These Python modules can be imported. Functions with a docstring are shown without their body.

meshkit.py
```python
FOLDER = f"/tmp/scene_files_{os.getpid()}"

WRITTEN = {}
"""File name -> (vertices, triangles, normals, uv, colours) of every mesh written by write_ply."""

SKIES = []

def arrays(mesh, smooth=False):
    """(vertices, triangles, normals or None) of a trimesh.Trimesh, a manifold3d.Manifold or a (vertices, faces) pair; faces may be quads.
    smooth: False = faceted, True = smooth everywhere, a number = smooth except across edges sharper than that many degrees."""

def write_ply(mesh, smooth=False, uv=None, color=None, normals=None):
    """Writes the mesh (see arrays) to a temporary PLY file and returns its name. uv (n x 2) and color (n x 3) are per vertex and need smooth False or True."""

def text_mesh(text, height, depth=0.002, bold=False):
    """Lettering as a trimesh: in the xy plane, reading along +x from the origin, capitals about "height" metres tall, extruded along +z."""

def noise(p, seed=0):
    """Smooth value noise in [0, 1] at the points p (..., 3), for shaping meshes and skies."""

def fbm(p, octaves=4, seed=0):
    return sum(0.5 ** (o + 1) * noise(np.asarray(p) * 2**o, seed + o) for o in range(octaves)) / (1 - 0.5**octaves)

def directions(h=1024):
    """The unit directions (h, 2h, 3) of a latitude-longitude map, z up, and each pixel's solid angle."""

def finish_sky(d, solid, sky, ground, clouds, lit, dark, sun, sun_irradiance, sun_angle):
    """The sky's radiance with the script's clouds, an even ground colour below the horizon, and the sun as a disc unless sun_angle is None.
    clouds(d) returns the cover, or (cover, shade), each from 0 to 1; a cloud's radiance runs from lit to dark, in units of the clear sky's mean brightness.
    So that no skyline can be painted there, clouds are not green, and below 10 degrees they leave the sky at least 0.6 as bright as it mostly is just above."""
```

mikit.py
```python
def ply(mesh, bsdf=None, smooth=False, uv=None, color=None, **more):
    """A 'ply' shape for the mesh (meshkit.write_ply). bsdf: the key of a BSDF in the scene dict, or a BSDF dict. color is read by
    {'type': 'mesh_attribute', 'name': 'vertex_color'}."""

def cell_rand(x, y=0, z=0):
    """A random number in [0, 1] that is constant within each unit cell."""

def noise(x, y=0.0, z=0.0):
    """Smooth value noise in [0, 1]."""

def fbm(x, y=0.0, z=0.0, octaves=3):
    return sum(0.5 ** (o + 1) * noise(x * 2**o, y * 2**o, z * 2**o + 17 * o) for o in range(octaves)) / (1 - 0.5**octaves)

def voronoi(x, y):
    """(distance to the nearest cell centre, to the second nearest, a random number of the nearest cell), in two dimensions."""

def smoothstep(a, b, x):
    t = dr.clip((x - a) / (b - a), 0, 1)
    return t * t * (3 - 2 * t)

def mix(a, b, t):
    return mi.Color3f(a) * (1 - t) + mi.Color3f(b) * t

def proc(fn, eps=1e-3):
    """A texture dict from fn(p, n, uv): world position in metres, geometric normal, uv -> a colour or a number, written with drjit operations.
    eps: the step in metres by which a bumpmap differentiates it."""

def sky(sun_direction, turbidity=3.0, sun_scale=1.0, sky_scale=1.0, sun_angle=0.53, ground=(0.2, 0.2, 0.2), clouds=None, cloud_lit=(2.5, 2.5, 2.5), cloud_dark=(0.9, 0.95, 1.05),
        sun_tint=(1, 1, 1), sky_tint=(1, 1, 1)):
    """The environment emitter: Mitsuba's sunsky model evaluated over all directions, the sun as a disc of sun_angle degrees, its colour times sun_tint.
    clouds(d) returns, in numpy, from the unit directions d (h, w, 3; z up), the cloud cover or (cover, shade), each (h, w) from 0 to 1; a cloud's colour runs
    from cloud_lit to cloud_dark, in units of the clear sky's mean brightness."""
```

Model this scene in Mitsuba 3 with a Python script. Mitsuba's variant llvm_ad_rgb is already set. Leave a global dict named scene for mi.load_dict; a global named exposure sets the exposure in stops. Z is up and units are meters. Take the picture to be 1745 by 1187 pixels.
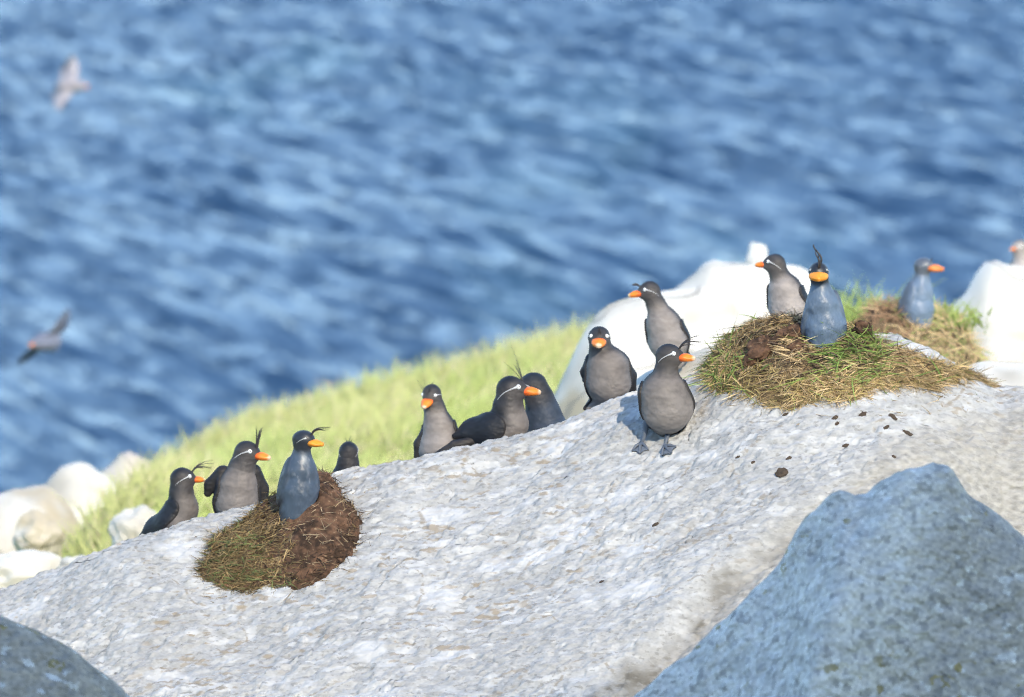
import math
import numpy as np, trimesh, mitsuba as mi, drjit as dr
import mikit, meshkit
from mikit import proc, noise, fbm, smoothstep, mix, voronoi

# ------------------------------------------------------------------ camera, sky, exposure
W0, H0 = 1745, 1187                       # pixel frame of the photograph, for measuring
FOV, PITCH, CAMZ = 9.43, 9.0, 30.0
FOCAL = (W0 / 2) / math.tan(math.radians(FOV / 2))
CAM = np.array([0, 0, CAMZ])
CP, SP = math.cos(math.radians(PITCH)), math.sin(math.radians(PITCH))
SUN_EL, SUN_AZ = 33.0, 20.0               # behind the camera, to the right
ce, se = math.cos(math.radians(SUN_EL)), math.sin(math.radians(SUN_EL))
SUN = np.array([math.sin(math.radians(SUN_AZ)) * ce, -math.cos(math.radians(SUN_AZ)) * ce, se])
exposure = 3.1
T = mi.ScalarTransform4f
scene, labels = {}, {}
scene['camera'] = {'type': 'thinlens', 'fov': FOV, 'fov_axis': 'x', 'aperture_radius': 0.0168, 'focus_distance': 12.72,
                   'near_clip': 0.1, 'far_clip': 20000.0,
                   'to_world': T().look_at(origin=CAM.tolist(), target=[0, CP, CAMZ - SP], up=[0, 0, 1])}
scene['sky'] = mikit.sky(SUN.tolist(), turbidity=3, sun_scale=0.42, sky_scale=1.2, sun_tint=(0.90, 0.98, 1.10))


def ray(px, py):
    a, b = (np.asarray(px, float) - W0 / 2) / FOCAL, -(np.asarray(py, float) - H0 / 2) / FOCAL
    d = np.stack([a, CP + b * SP, -SP + b * CP], -1)
    return d / d[..., 1:2]


def at(px, py, y):
    """The point on the ray of a photograph pixel at distance y in front of the camera."""
    return CAM + ray(px, py) * np.asarray(y, float)[..., None]


def pix(p):
    q = np.asarray(p) - CAM
    c = q[..., 1] * CP - q[..., 2] * SP
    return W0 / 2 + q[..., 0] / c * FOCAL, H0 / 2 - (q[..., 1] * SP + q[..., 2] * CP) / c * FOCAL


def sstep(a, b, x):
    t = np.clip((np.asarray(x, float) - a) / (b - a), 0, 1)
    return t * t * (3 - 2 * t)


def unit(v):
    v = np.asarray(v, float)
    return v / np.maximum(np.linalg.norm(v, axis=-1, keepdims=True), 1e-12)


# ------------------------------------------------------------------ materials
def bump(inner, fn, scale, eps=1e-3):
    return {'type': 'twosided', 'b': {'type': 'bumpmap', 'arbitrary': proc(fn, eps), 'scale': scale, 'bsdf': inner}}


def prin(col, rough=0.6, **k):
    c = col if isinstance(col, dict) else {'type': 'rgb', 'value': list(col)}
    return {'type': 'principled', 'base_color': c, 'roughness': rough, **k}


VC = {'type': 'mesh_attribute', 'name': 'vertex_color'}


def granite_col(tint, guano, brown):
    def fn(p, n, uv):
        a = fbm(p.x * 5, p.y * 5, p.z * 5, 3)
        b = fbm(p.x * 60, p.y * 110, p.z * 110, 3)
        s = noise(p.x * 230, p.y * 330, p.z * 330)
        c = mix(mi.Color3f(*tint) * 0.86, mi.Color3f(*tint) * 1.13, smoothstep(0.3, 0.7, a * 0.35 + b * 0.65))
        c = c * (0.90 + 0.20 * s)
        c = mix(c, (0.58, 0.59, 0.60), guano * smoothstep(0.56, 0.70, fbm(p.x * 24, p.y * 52, p.z * 52 + 9, 3)))
        br = smoothstep(0.62, 0.72, fbm(p.x * 30 + 40, p.y * 70, p.z * 70, 3)) * smoothstep(0.42, 0.62, fbm(p.x * 3.1 + 9, p.y * 3.1, p.z * 3.1, 2))
        c = mix(c, (0.28, 0.23, 0.17), brown * br)
        dk = smoothstep(0.64, 0.74, fbm(p.x * 85 + 7, p.y * 150, p.z * 150, 2))
        c = mix(c, (0.18, 0.175, 0.165), 0.45 * dk)
        sm = smoothstep(0.60, 0.72, fbm(p.x * 7 + 30, p.y * 15, p.z * 15, 3))
        c = mix(c, (0.60, 0.615, 0.64), 0.55 * sm)
        ln = dr.abs(fbm(p.x * 3 + 2 * p.y, p.y * 5 - 2 * p.x, p.z * 2, 3) - 0.5)
        c = mix(c, (0.24, 0.20, 0.15), 0.6 * smoothstep(0.012, 0.002, ln) * smoothstep(0.45, 0.6, b))
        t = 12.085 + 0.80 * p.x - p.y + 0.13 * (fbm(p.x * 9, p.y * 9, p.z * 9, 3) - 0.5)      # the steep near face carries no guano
        bare = smoothstep(-0.03, 0.05, t)
        c = mix(c, mi.Color3f(0.335, 0.322, 0.297) * (0.40 + 1.2 * b), 0.75 * bare)
        crevice_shade = dr.exp(-dr.square((t - 0.030 + 0.05 * (a - 0.5)) / 0.021)) * smoothstep(12.62, 12.36, p.y) * smoothstep(0.34, 0.60, b * 0.5 + 0.5 * fbm(p.x * 25, p.y * 25, p.z * 25, 3))   # crevice shade painted into the rock colour
        return mix(c, (0.10, 0.09, 0.072), 0.85 * crevice_shade)
    return fn


def granite_bump(p, n, uv):
    f = fbm(p.x * 48, p.y * 100, p.z * 100, 4)
    g = dr.abs(fbm(p.x * 30 + p.y * 10, p.y * 75, p.z * 75 + 5, 3) - 0.5)
    return (f - 0.5) + 1.1 * dr.minimum(g, 0.12)


def shade_fn(lo, hi, warm, x0):
    def fn(p, n, uv):
        a = fbm(p.x * 3.5 + 3, p.y * 3.5, p.z * 3.5, 3)
        b = fbm(p.x * 38, p.y * 38, p.z * 38, 4)
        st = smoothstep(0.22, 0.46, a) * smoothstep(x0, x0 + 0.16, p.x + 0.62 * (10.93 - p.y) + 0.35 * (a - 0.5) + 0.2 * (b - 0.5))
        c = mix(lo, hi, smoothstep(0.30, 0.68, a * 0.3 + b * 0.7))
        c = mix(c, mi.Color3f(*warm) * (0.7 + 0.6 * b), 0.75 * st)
        dk = smoothstep(0.56, 0.66, fbm(p.x * 62 + 21, p.y * 62, p.z * 62, 4))
        c = mix(c, (0.22, 0.225, 0.24), 0.52 * dk)
        wh = smoothstep(0.63, 0.72, fbm(p.x * 48 + 5, p.y * 48, p.z * 48, 3))
        c = mix(c, (0.68, 0.70, 0.72), 0.7 * wh)
        li = smoothstep(0.66, 0.72, fbm(p.x * 42 + 70, p.y * 42, p.z * 42, 3)) * smoothstep(0.50, 0.62, fbm(p.x * 6 + 7, p.y * 6, p.z * 6, 2))
        c = mix(c, (0.30, 0.24, 0.08), 0.75 * li)
        return c * mi.Color3f(1.0, 0.965, 0.91) * (0.70 + 0.60 * noise(p.x * 150, p.y * 150, p.z * 150))
    return fn


def shade_bump(p, n, uv):
    return fbm(p.x * 50, p.y * 50, p.z * 50, 4) - 0.5


def white_col(p, n, uv):
    a = fbm(p.x * 2.5, p.y * 2.5, p.z * 2.5, 3)
    b = fbm(p.x * 9 + 4, p.y * 9, p.z * 9, 3)
    c = mix((0.44, 0.42, 0.375), (0.64, 0.625, 0.585), smoothstep(0.32, 0.58, a * 0.6 + b * 0.4))
    t = smoothstep(0.56, 0.68, fbm(p.x * 4 + 11, p.y * 4, p.z * 4, 3))
    c = mix(c, (0.44, 0.37, 0.25), 0.7 * t)
    k = dr.abs(fbm(p.x * 2.2 + 8, p.y * 2.2, p.z * 3.1, 3) - 0.5)
    return mix(c, (0.24, 0.23, 0.21), 0.6 * smoothstep(0.014, 0.004, k))


def pink_col(p, n, uv):
    a = fbm(p.x * 3, p.y * 3, p.z * 3, 3)
    return mix((0.42, 0.37, 0.32), (0.60, 0.55, 0.50), smoothstep(0.35, 0.62, a))


def soil_col(p, n, uv):
    a = fbm(p.x * 30, p.y * 30, p.z * 30, 3)
    b = fbm(p.x * 120, p.y * 120, p.z * 120, 2)
    c = mix((0.040, 0.026, 0.019), (0.140, 0.080, 0.052), smoothstep(0.34, 0.66, a * 0.6 + b * 0.4))
    sp = smoothstep(0.72, 0.78, noise(p.x * 260, p.y * 260, p.z * 260) * 0.6 + b * 0.4)
    return mix(c, (0.30, 0.22, 0.14), 0.6 * sp)


def thatch_col(p, n, uv):
    a = fbm(p.x * 25, p.y * 25, p.z * 40, 3)
    b = noise(p.x * 60, p.y * 60, p.z * 320)
    return mix((0.05, 0.034, 0.022), (0.21, 0.15, 0.085), smoothstep(0.34, 0.66, a * 0.6 + b * 0.4))


def soil_bump(p, n, uv):
    return fbm(p.x * 70, p.y * 70, p.z * 70, 3) - 0.5


def hill_col(p, n, uv):
    a = fbm(p.x * 1.3, p.y * 1.3, p.z * 1.3, 3)
    return mix((0.14, 0.15, 0.055), (0.28, 0.30, 0.10), smoothstep(0.3, 0.7, a))


def sea_col(p, n, uv):
    a = fbm(p.x * 0.11, p.y * 0.035, 0.0, 3)
    return mix((0.004, 0.031, 0.080), (0.006, 0.045, 0.086), smoothstep(0.60, 0.80, a))


def feather_bump(p, n, uv):
    return fbm(p.x * 110, p.y * 110, p.z * 170, 3) - 0.5


def paint_bump(p, n, uv):
    return fbm(p.x * 60, p.y * 60, p.z * 60, 2) - 0.5


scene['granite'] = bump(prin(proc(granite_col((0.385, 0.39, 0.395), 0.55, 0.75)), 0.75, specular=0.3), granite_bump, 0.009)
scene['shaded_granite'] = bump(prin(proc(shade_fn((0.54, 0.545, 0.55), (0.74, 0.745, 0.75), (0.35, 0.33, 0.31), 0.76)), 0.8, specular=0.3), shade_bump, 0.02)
scene['dull_granite'] = bump(prin(proc(shade_fn((0.34, 0.31, 0.27), (0.52, 0.48, 0.42), (0.36, 0.33, 0.29), -9.0)), 0.8, specular=0.3), shade_bump, 0.02)
scene['guano_rock'] = {'type': 'twosided', 'b': prin(proc(white_col), 0.85, specular=0.2)}
scene['pink_rock'] = {'type': 'twosided', 'b': prin(proc(pink_col), 0.85, specular=0.2)}
scene['peat'] = bump(prin(proc(soil_col), 0.9, specular=0.15), soil_bump, 0.006)
scene['thatch'] = bump(prin(proc(thatch_col), 0.9, specular=0.15), soil_bump, 0.006)
scene['hill_turf'] = {'type': 'twosided', 'b': prin(proc(hill_col), 0.95, specular=0.1)}
scene['sea_water'] = {'type': 'twosided', 'b': prin(proc(sea_col), 0.20, specular=0.16, spec_tint=0.8)}
scene['plumage'] = bump(prin(VC, 0.58, specular=0.32, sheen=0.5), feather_bump, 0.0024)
scene['horn'] = {'type': 'twosided', 'b': prin(VC, 0.38, specular=0.4)}
scene['decoy_paint'] = bump(prin(VC, 0.42, specular=0.45), paint_bump, 0.0035)
scene['eye_white'] = {'type': 'twosided', 'b': prin((0.82, 0.84, 0.84), 0.4)}
scene['plume_white'] = {'type': 'twosided', 'b': prin((0.46, 0.47, 0.49), 0.5)}
scene['pupil_black'] = {'type': 'twosided', 'b': prin((0.01, 0.01, 0.01), 0.15)}
scene['crest_black'] = {'type': 'twosided', 'b': prin((0.035, 0.033, 0.036), 0.5)}
scene['leg_skin'] = bump(prin((0.105, 0.125, 0.165), 0.5), paint_bump, 0.001)
scene['straw'] = {'type': 'twosided', 'b': prin(VC, 0.7, specular=0.25)}
scene['grass_leaf'] = {'type': 'principledthin', 'base_color': VC, 'roughness': 0.6, 'diff_trans': 0.7}


# ------------------------------------------------------------------ helpers
def put(key, mesh, mat, smooth=True, color=None, label=None, cat=None, group=None, kind=None):
    assert key not in scene, key
    if color is not None and np.ndim(color) == 1:
        color = np.tile(color, (len(meshkit.arrays(mesh)[0]), 1))
    scene[key] = mikit.ply(mesh, mat, smooth=smooth, color=color)
    say(key, label, cat, group, kind)


def say(key, label=None, cat=None, group=None, kind=None):
    d = {k: v for k, v in (('label', label), ('category', cat), ('group', group), ('kind', kind)) if v}
    if d:
        labels[key] = d


def nets(f, lo, hi, h):
    """Surface of f < 0 on a grid of step h (naive surface nets), pulled onto f = 0."""
    ax = [np.arange(a, b + h, h) for a, b in zip(lo, hi)]
    G = np.stack(np.meshgrid(*ax, indexing='ij'), -1)
    F = f(G.reshape(-1, 3)).reshape(G.shape[:3])
    n = np.array(F.shape) - 1
    cs = [(i, j, k) for i in (0, 1) for j in (0, 1) for k in (0, 1)]
    sl = lambda c: tuple(slice(c[a], c[a] + n[a]) for a in range(3))
    ins = np.stack([F[sl(c)] < 0 for c in cs], -1)
    act = ins.any(-1) & ~ins.all(-1)
    acc, cnt = np.zeros((*n, 3)), np.zeros(n)
    for a in range(8):
        for b in range(a + 1, 8):
            if sum(abs(x - y) for x, y in zip(cs[a], cs[b])) != 1:
                continue
            fa, fb = F[sl(cs[a])], F[sl(cs[b])]
            x = (fa < 0) != (fb < 0)
            t = np.where(x, fa / np.where(x, fa - fb, 1), 0)
            q = np.array(cs[a]) + t[..., None] * (np.array(cs[b]) - np.array(cs[a]))
            acc += np.where(x[..., None], q, 0)
            cnt += x
    idx = -np.ones(n, int)
    idx[act] = np.arange(act.sum())
    V = (np.stack(np.nonzero(act), -1) + acc[act] / cnt[act][:, None]) * h + np.array(lo)
    S, faces = F < 0, []
    for a in range(3):
        b, c = (a + 1) % 3, (a + 2) % 3
        s0, s1 = [slice(None)] * 3, [slice(None)] * 3
        s0[a], s1[a] = slice(0, -1), slice(1, None)
        e = np.stack(np.nonzero(S[tuple(s0)] != S[tuple(s1)]), -1)
        e = e[(e[:, b] > 0) & (e[:, c] > 0) & (e[:, b] < n[b]) & (e[:, c] < n[c])]
        q = []
        for db, dc in ((-1, -1), (0, -1), (0, 0), (-1, 0)):
            g = e.copy()
            g[:, b] += db
            g[:, c] += dc
            q.append(idx[tuple(g.T)])
        q = np.stack(q, -1)
        flip = ~S[tuple(e.T)]
        q[flip] = q[flip][:, ::-1]
        faces.append(q)
    Q = np.vstack(faces)
    for _ in range(2):
        g = grad(f, V)
        V = V - g * np.clip(f(V), -h, h)[:, None] / np.maximum((g * g).sum(-1, keepdims=True), 0.3)
    return trimesh.Trimesh(V, np.vstack([Q[:, [0, 1, 2]], Q[:, [0, 2, 3]]]), process=False)


def grad(f, V, e=5e-4):
    return np.stack([(f(V + e * d) - f(V - e * d)) / (2 * e) for d in np.eye(3)], -1)


def smin(a, b, k):
    h = np.clip(0.5 + 0.5 * (b - a) / k, 0, 1)
    return b + (a - b) * h - k * h * (1 - h)


def cone(a, b, ra, rb):
    a, b = np.asarray(a, float), np.asarray(b, float)
    d = b - a
    L = max(d @ d, 1e-12)

    def f(p):
        t = np.clip((p - a) @ d / L, 0, 1)
        return np.linalg.norm(p - a - t[:, None] * d, axis=-1) - (ra + (rb - ra) * t)
    return f


def ell(c, axes, r):
    """Ellipsoid: rows of axes are its unit directions."""
    c, A, r = np.asarray(c, float), np.asarray(axes, float), np.asarray(r, float)

    def f(p):
        q = (p - c) @ A.T
        k0, k1 = np.linalg.norm(q / r, axis=-1), np.linalg.norm(q / r ** 2, axis=-1)
        return k0 * (k0 - 1) / np.maximum(k1, 1e-9)
    return f


def blend(fs, k):
    def f(p):
        v = fs[0](p)
        for g in fs[1:]:
            v = smin(v, g(p), k)
        return v
    return f


def tube(pts, rad, sides=5):
    p = np.asarray(pts, float)
    r = np.broadcast_to(rad, (len(p),))
    t = unit(np.gradient(p, axis=0))
    a = unit(np.cross(t, np.where(np.abs(t[:, 2:]) < 0.9, [0, 0, 1.0], [1.0, 0, 0])))
    b = np.cross(t, a)
    an = np.arange(sides) * 2 * np.pi / sides
    v = p[:, None] + r[:, None, None] * (np.cos(an)[None, :, None] * a[:, None] + np.sin(an)[None, :, None] * b[:, None])
    i, j = np.meshgrid(np.arange(len(p) - 1), np.arange(sides), indexing='ij')
    q = np.stack([i * sides + j, i * sides + (j + 1) % sides, (i + 1) * sides + (j + 1) % sides, (i + 1) * sides + j], -1).reshape(-1, 4)
    f = np.vstack([q[:, [0, 1, 2]], q[:, [0, 2, 3]]])
    m = len(p) * sides
    caps = [[m, (k + 1) % sides, k] for k in range(sides)] + [[m + 1, (len(p) - 1) * sides + k, (len(p) - 1) * sides + (k + 1) % sides] for k in range(sides)]
    return trimesh.Trimesh(np.vstack([v.reshape(-1, 3), p[:1], p[-1:]]), np.vstack([f, caps]), process=False)


def join(ms):
    return trimesh.util.concatenate(ms)


def ribbons(p0, d0, droop, length, width, rng, seg=4):
    """Many thin bent blades as one mesh: (mesh, blade index of every vertex, position 0..1 along the blade)."""
    n = len(p0)
    side = unit(np.cross(d0, rng.normal(size=(n, 3))))
    t = np.linspace(0, 1, seg + 1)
    mid = p0[:, None] + length[:, None, None] * (t[None, :, None] * d0[:, None] + (t ** 2)[None, :, None] * droop[:, None])
    wd = width[:, None] * (1 - 0.85 * t[None, :] ** 1.5)
    v = np.stack([mid - side[:, None] * wd[..., None], mid + side[:, None] * wd[..., None]], 2)
    b = (np.arange(n) * (seg + 1) * 2)[:, None] + (np.arange(seg) * 2)[None]
    f = np.concatenate([np.stack([b, b + 1, b + 3], -1).reshape(-1, 3), np.stack([b, b + 3, b + 2], -1).reshape(-1, 3)])
    return (v.reshape(-1, 3), f), np.repeat(np.arange(n), (seg + 1) * 2), np.tile(np.repeat(t, 2), n)


class Field:
    """A height field z(x, y) on a grid, with lookups."""

    def __init__(self, X, Y, Z):
        self.X, self.Y, self.Z = X, Y, Z

    def z(self, x, y):
        X, Y = self.X, self.Y
        i = np.clip((np.asarray(x) - X[0]) / (X[1] - X[0]), 0, len(X) - 1.001)
        j = np.clip((np.asarray(y) - Y[0]) / (Y[1] - Y[0]), 0, len(Y) - 1.001)
        a, b = i.astype(int), j.astype(int)
        u, v = i - a, j - b
        Z = self.Z
        return (Z[a, b] * (1 - u) + Z[a + 1, b] * u) * (1 - v) + (Z[a, b + 1] * (1 - u) + Z[a + 1, b + 1] * u) * v

    def normal(self, x, y, e=0.02):
        g = np.stack([(self.z(x - e, y) - self.z(x + e, y)) / (2 * e), (self.z(x, y - e) - self.z(x, y + e)) / (2 * e), np.ones_like(np.asarray(x, float))], -1)
        return unit(g)

    def hit(self, px, py, rear=False):
        """Where the ray of a pixel meets the field: its first crossing, or the last one (the far side of the rock)."""
        ys = np.linspace(self.Y[0], self.Y[-1], 1500)
        p = at(np.full_like(ys, px), np.full_like(ys, py), ys)
        above = p[:, 2] > self.z(p[:, 0], p[:, 1])
        if rear:
            k = np.nonzero(~above)[0]
            k = k[-1] if len(k) else int(np.argmin(p[:, 2] - self.z(p[:, 0], p[:, 1])))
        else:
            k = np.nonzero(~above)[0]
            k = k[0] if len(k) else int(np.argmin(p[:, 2] - self.z(p[:, 0], p[:, 1])))
        q = p[k].copy()
        q[2] = self.z(q[0], q[1])
        return q

    def mesh(self, base):
        """Top surface with skirts down to base, closed below: a solid rock."""
        X, Y, Z = self.X, self.Y, self.Z
        nx, ny = len(X), len(Y)
        v = np.stack([*np.meshgrid(X, Y, indexing='ij'), Z], -1).reshape(-1, 3)
        i, j = np.meshgrid(np.arange(nx - 1), np.arange(ny - 1), indexing='ij')
        a = (i * ny + j).ravel()
        f = np.vstack([np.stack([a, a + ny, a + ny + 1], -1), np.stack([a, a + ny + 1, a + 1], -1)])
        ring = np.concatenate([np.arange(nx) * ny, (nx - 1) * ny + np.arange(1, ny), np.arange(nx - 2, -1, -1) * ny + ny - 1, np.arange(ny - 2, 0, -1)])
        low = v[ring].copy()
        low[:, 2] = base
        m = len(v)
        k = np.arange(len(ring))
        k2 = (k + 1) % len(ring)
        s = np.vstack([np.stack([ring[k], m + k, m + k2], -1), np.stack([ring[k], m + k2, ring[k2]], -1)])
        c = np.append(low.mean(0)[:2], base)
        bot = np.stack([m + k, np.full_like(k, m + len(ring)), m + k2], -1)
        return trimesh.Trimesh(np.vstack([v, low, c]), np.vstack([f, s, bot]), process=False)


def ridge_rock(sil, depth, front, rear, y0, y1, step, extra=None, rnd=(-0.25, 0.12), pad=0.15, rough=0.02, freq=3.0, seed=0, fine=None, relax=0.0):
    """A rock whose upper outline, seen from the path, follows sil; its front and rear fall away with the given slopes."""
    sil = np.array(sil, float)
    sc = depth / FOCAL
    x0, x1 = (sil[0, 0] - W0 / 2) * sc - pad, (sil[-1, 0] - W0 / 2) * sc + pad
    X, Y = np.arange(x0, x1 + step, step), np.arange(y0, y1 + step, step)
    xs = (sil[:, 0] - W0 / 2) * sc
    order = np.argsort(xs)
    want = np.interp(X, xs[order], sil[order, 1])
    k = max(3, int(0.02 / step) | 1)
    want = np.convolve(np.pad(want, k, mode='edge'), np.ones(k) / k, 'same')[k:-k]
    off = (X < xs.min()) * (xs.min() - X) + (X > xs.max()) * (X - xs.max())
    want = want + off * 2.2 / sc
    Zc = at(np.full_like(X, W0 / 2), want, np.full_like(X, depth))[:, 2]
    yc = depth + 0.06 * np.sin(X * 2.1 + seed)
    d = np.linspace(-6, 6, 2401)
    slope = -rear + (front + rear) * sstep(rnd[0], rnd[1], d)
    F = np.cumsum(slope) * (d[1] - d[0])
    F -= F[np.argmin(np.abs(d))]
    XX, YY = np.meshgrid(X, Y, indexing='ij')
    P = np.stack([XX, YY, 0 * XX], -1)
    base = -np.interp(yc[:, None] - YY, d, F)
    base = base + rough * 2 * (meshkit.fbm(P * freq + seed * 7.3, 4, seed) - 0.5)
    if rough > 0.04:
        base = base + rough * 1.6 * np.abs(meshkit.fbm(P * freq * 0.7 + seed * 3.1, 2, seed + 40) - 0.5)
    if extra is not None:
        base = base - extra(XX, YY)
    so = sil[np.argsort(sil[:, 0])]
    kr = int(relax / step) | 1
    win = np.hanning(kr + 2)[1:-1] / np.hanning(kr + 2)[1:-1].sum()

    def build():
        if not relax:
            return Zc[:, None] + base
        lin = np.polyval(np.polyfit(X, Zc, 1), X)
        Zs = lin + np.convolve(np.pad(Zc - lin, kr, mode='edge'), win, 'same')[kr:-kr]
        return Zc[:, None] + base + (Zs - Zc)[:, None] * sstep(0.02, 0.55, yc[:, None] - YY)
    for _ in range(7):
        Z = build()
        px, py = pix(np.stack([XX, YY, Z], -1))
        w = np.interp(px, so[:, 0], so[:, 1]) + 2.2 * (np.maximum(so[0, 0] - px, 0) + np.maximum(px - so[-1, 0], 0))
        Zc = Zc + (py - w).min(1) * sc
        Zc = np.convolve(np.pad(Zc, k, mode='edge'), np.ones(k) / k, 'same')[k:-k] if _ < 5 else Zc
    Z = build()
    if fine is not None:
        Z = Z + fine(XX, YY)
        kw = int(0.12 / step) | 1
        for _ in range(2):
            px, py = pix(np.stack([XX, YY, Z], -1))
            w = np.interp(px, so[:, 0], so[:, 1]) + 2.2 * (np.maximum(so[0, 0] - px, 0) + np.maximum(px - so[-1, 0], 0))
            Z = Z + np.convolve(np.pad((py - w).min(1) * sc, kw, mode='edge'), np.ones(kw) / kw, 'same')[kw:-kw][:, None]
    return Field(X, Y, Z)


# ------------------------------------------------------------------ the main boulder
CREST = [(-90, 1036), (0, 1003), (100, 966), (200, 925), (340, 880), (440, 857), (520, 826), (560, 808), (600, 797), (700, 781), (800, 757),
         (900, 736), (960, 717), (1000, 698), (1050, 676), (1100, 664), (1150, 652), (1200, 626), (1250, 596), (1300, 580), (1400, 569),
         (1480, 564), (1530, 570), (1580, 590), (1640, 625), (1690, 654), (1745, 658), (1830, 668)]
BREAK = np.array([(990, 1240), (1030, 1187), (1100, 1112), (1160, 1052), (1240, 980), (1330, 915), (1420, 862), (1550, 800), (1640, 748), (1700, 708), (1760, 686), (1860, 650)], float)


def plane_xy(px, py):
    """Pixel to x, y on the boulder's mean front plane."""
    d = ray(px, py)
    # z = -2.30 - 0.488 * (13 - y) + 0.105 * x  (relative to the camera)
    y = (-2.235 - 0.488 * 13.0) / (d[..., 2] - 0.488 - 0.17 * d[..., 0])
    return d[..., 0] * y, y


bx, by = plane_xy(BREAK[:, 0], BREAK[:, 1])


def break_dist(X, Y):
    """Signed distance in plan to the break line: positive on its far (lower right) side."""
    best, sign = np.full(X.shape, 9.0), np.zeros(X.shape)
    for k in range(len(bx) - 1):
        ax, ay, ex, ey = bx[k], by[k], bx[k + 1] - bx[k], by[k + 1] - by[k]
        t = np.clip(((X - ax) * ex + (Y - ay) * ey) / (ex * ex + ey * ey), 0, 1)
        qx, qy = X - ax - t * ex, Y - ay - t * ey
        dd = np.hypot(qx, qy)
        m = dd < best
        best = np.where(m, dd, best)
        sign = np.where(m, np.sign(qx * ey - qy * ex), sign)
    return best * sign


def main_extra(X, Y):
    s = break_dist(X, Y) + 0.035 * (meshkit.fbm(np.stack([X, Y, 0 * X], -1) * 6, 3, 5) - 0.5)
    fall = 0.85 * np.maximum(s, 0) + 0.16 * np.logaddexp(0, (s + 0.05) / 0.05) * 0.05
    deep = sstep(12.75, 12.2, Y)
    groove = (0.004 + 0.065 * deep) * np.exp(-(s / (0.014 + 0.020 * deep)) ** 2)
    return fall + groove


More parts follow.
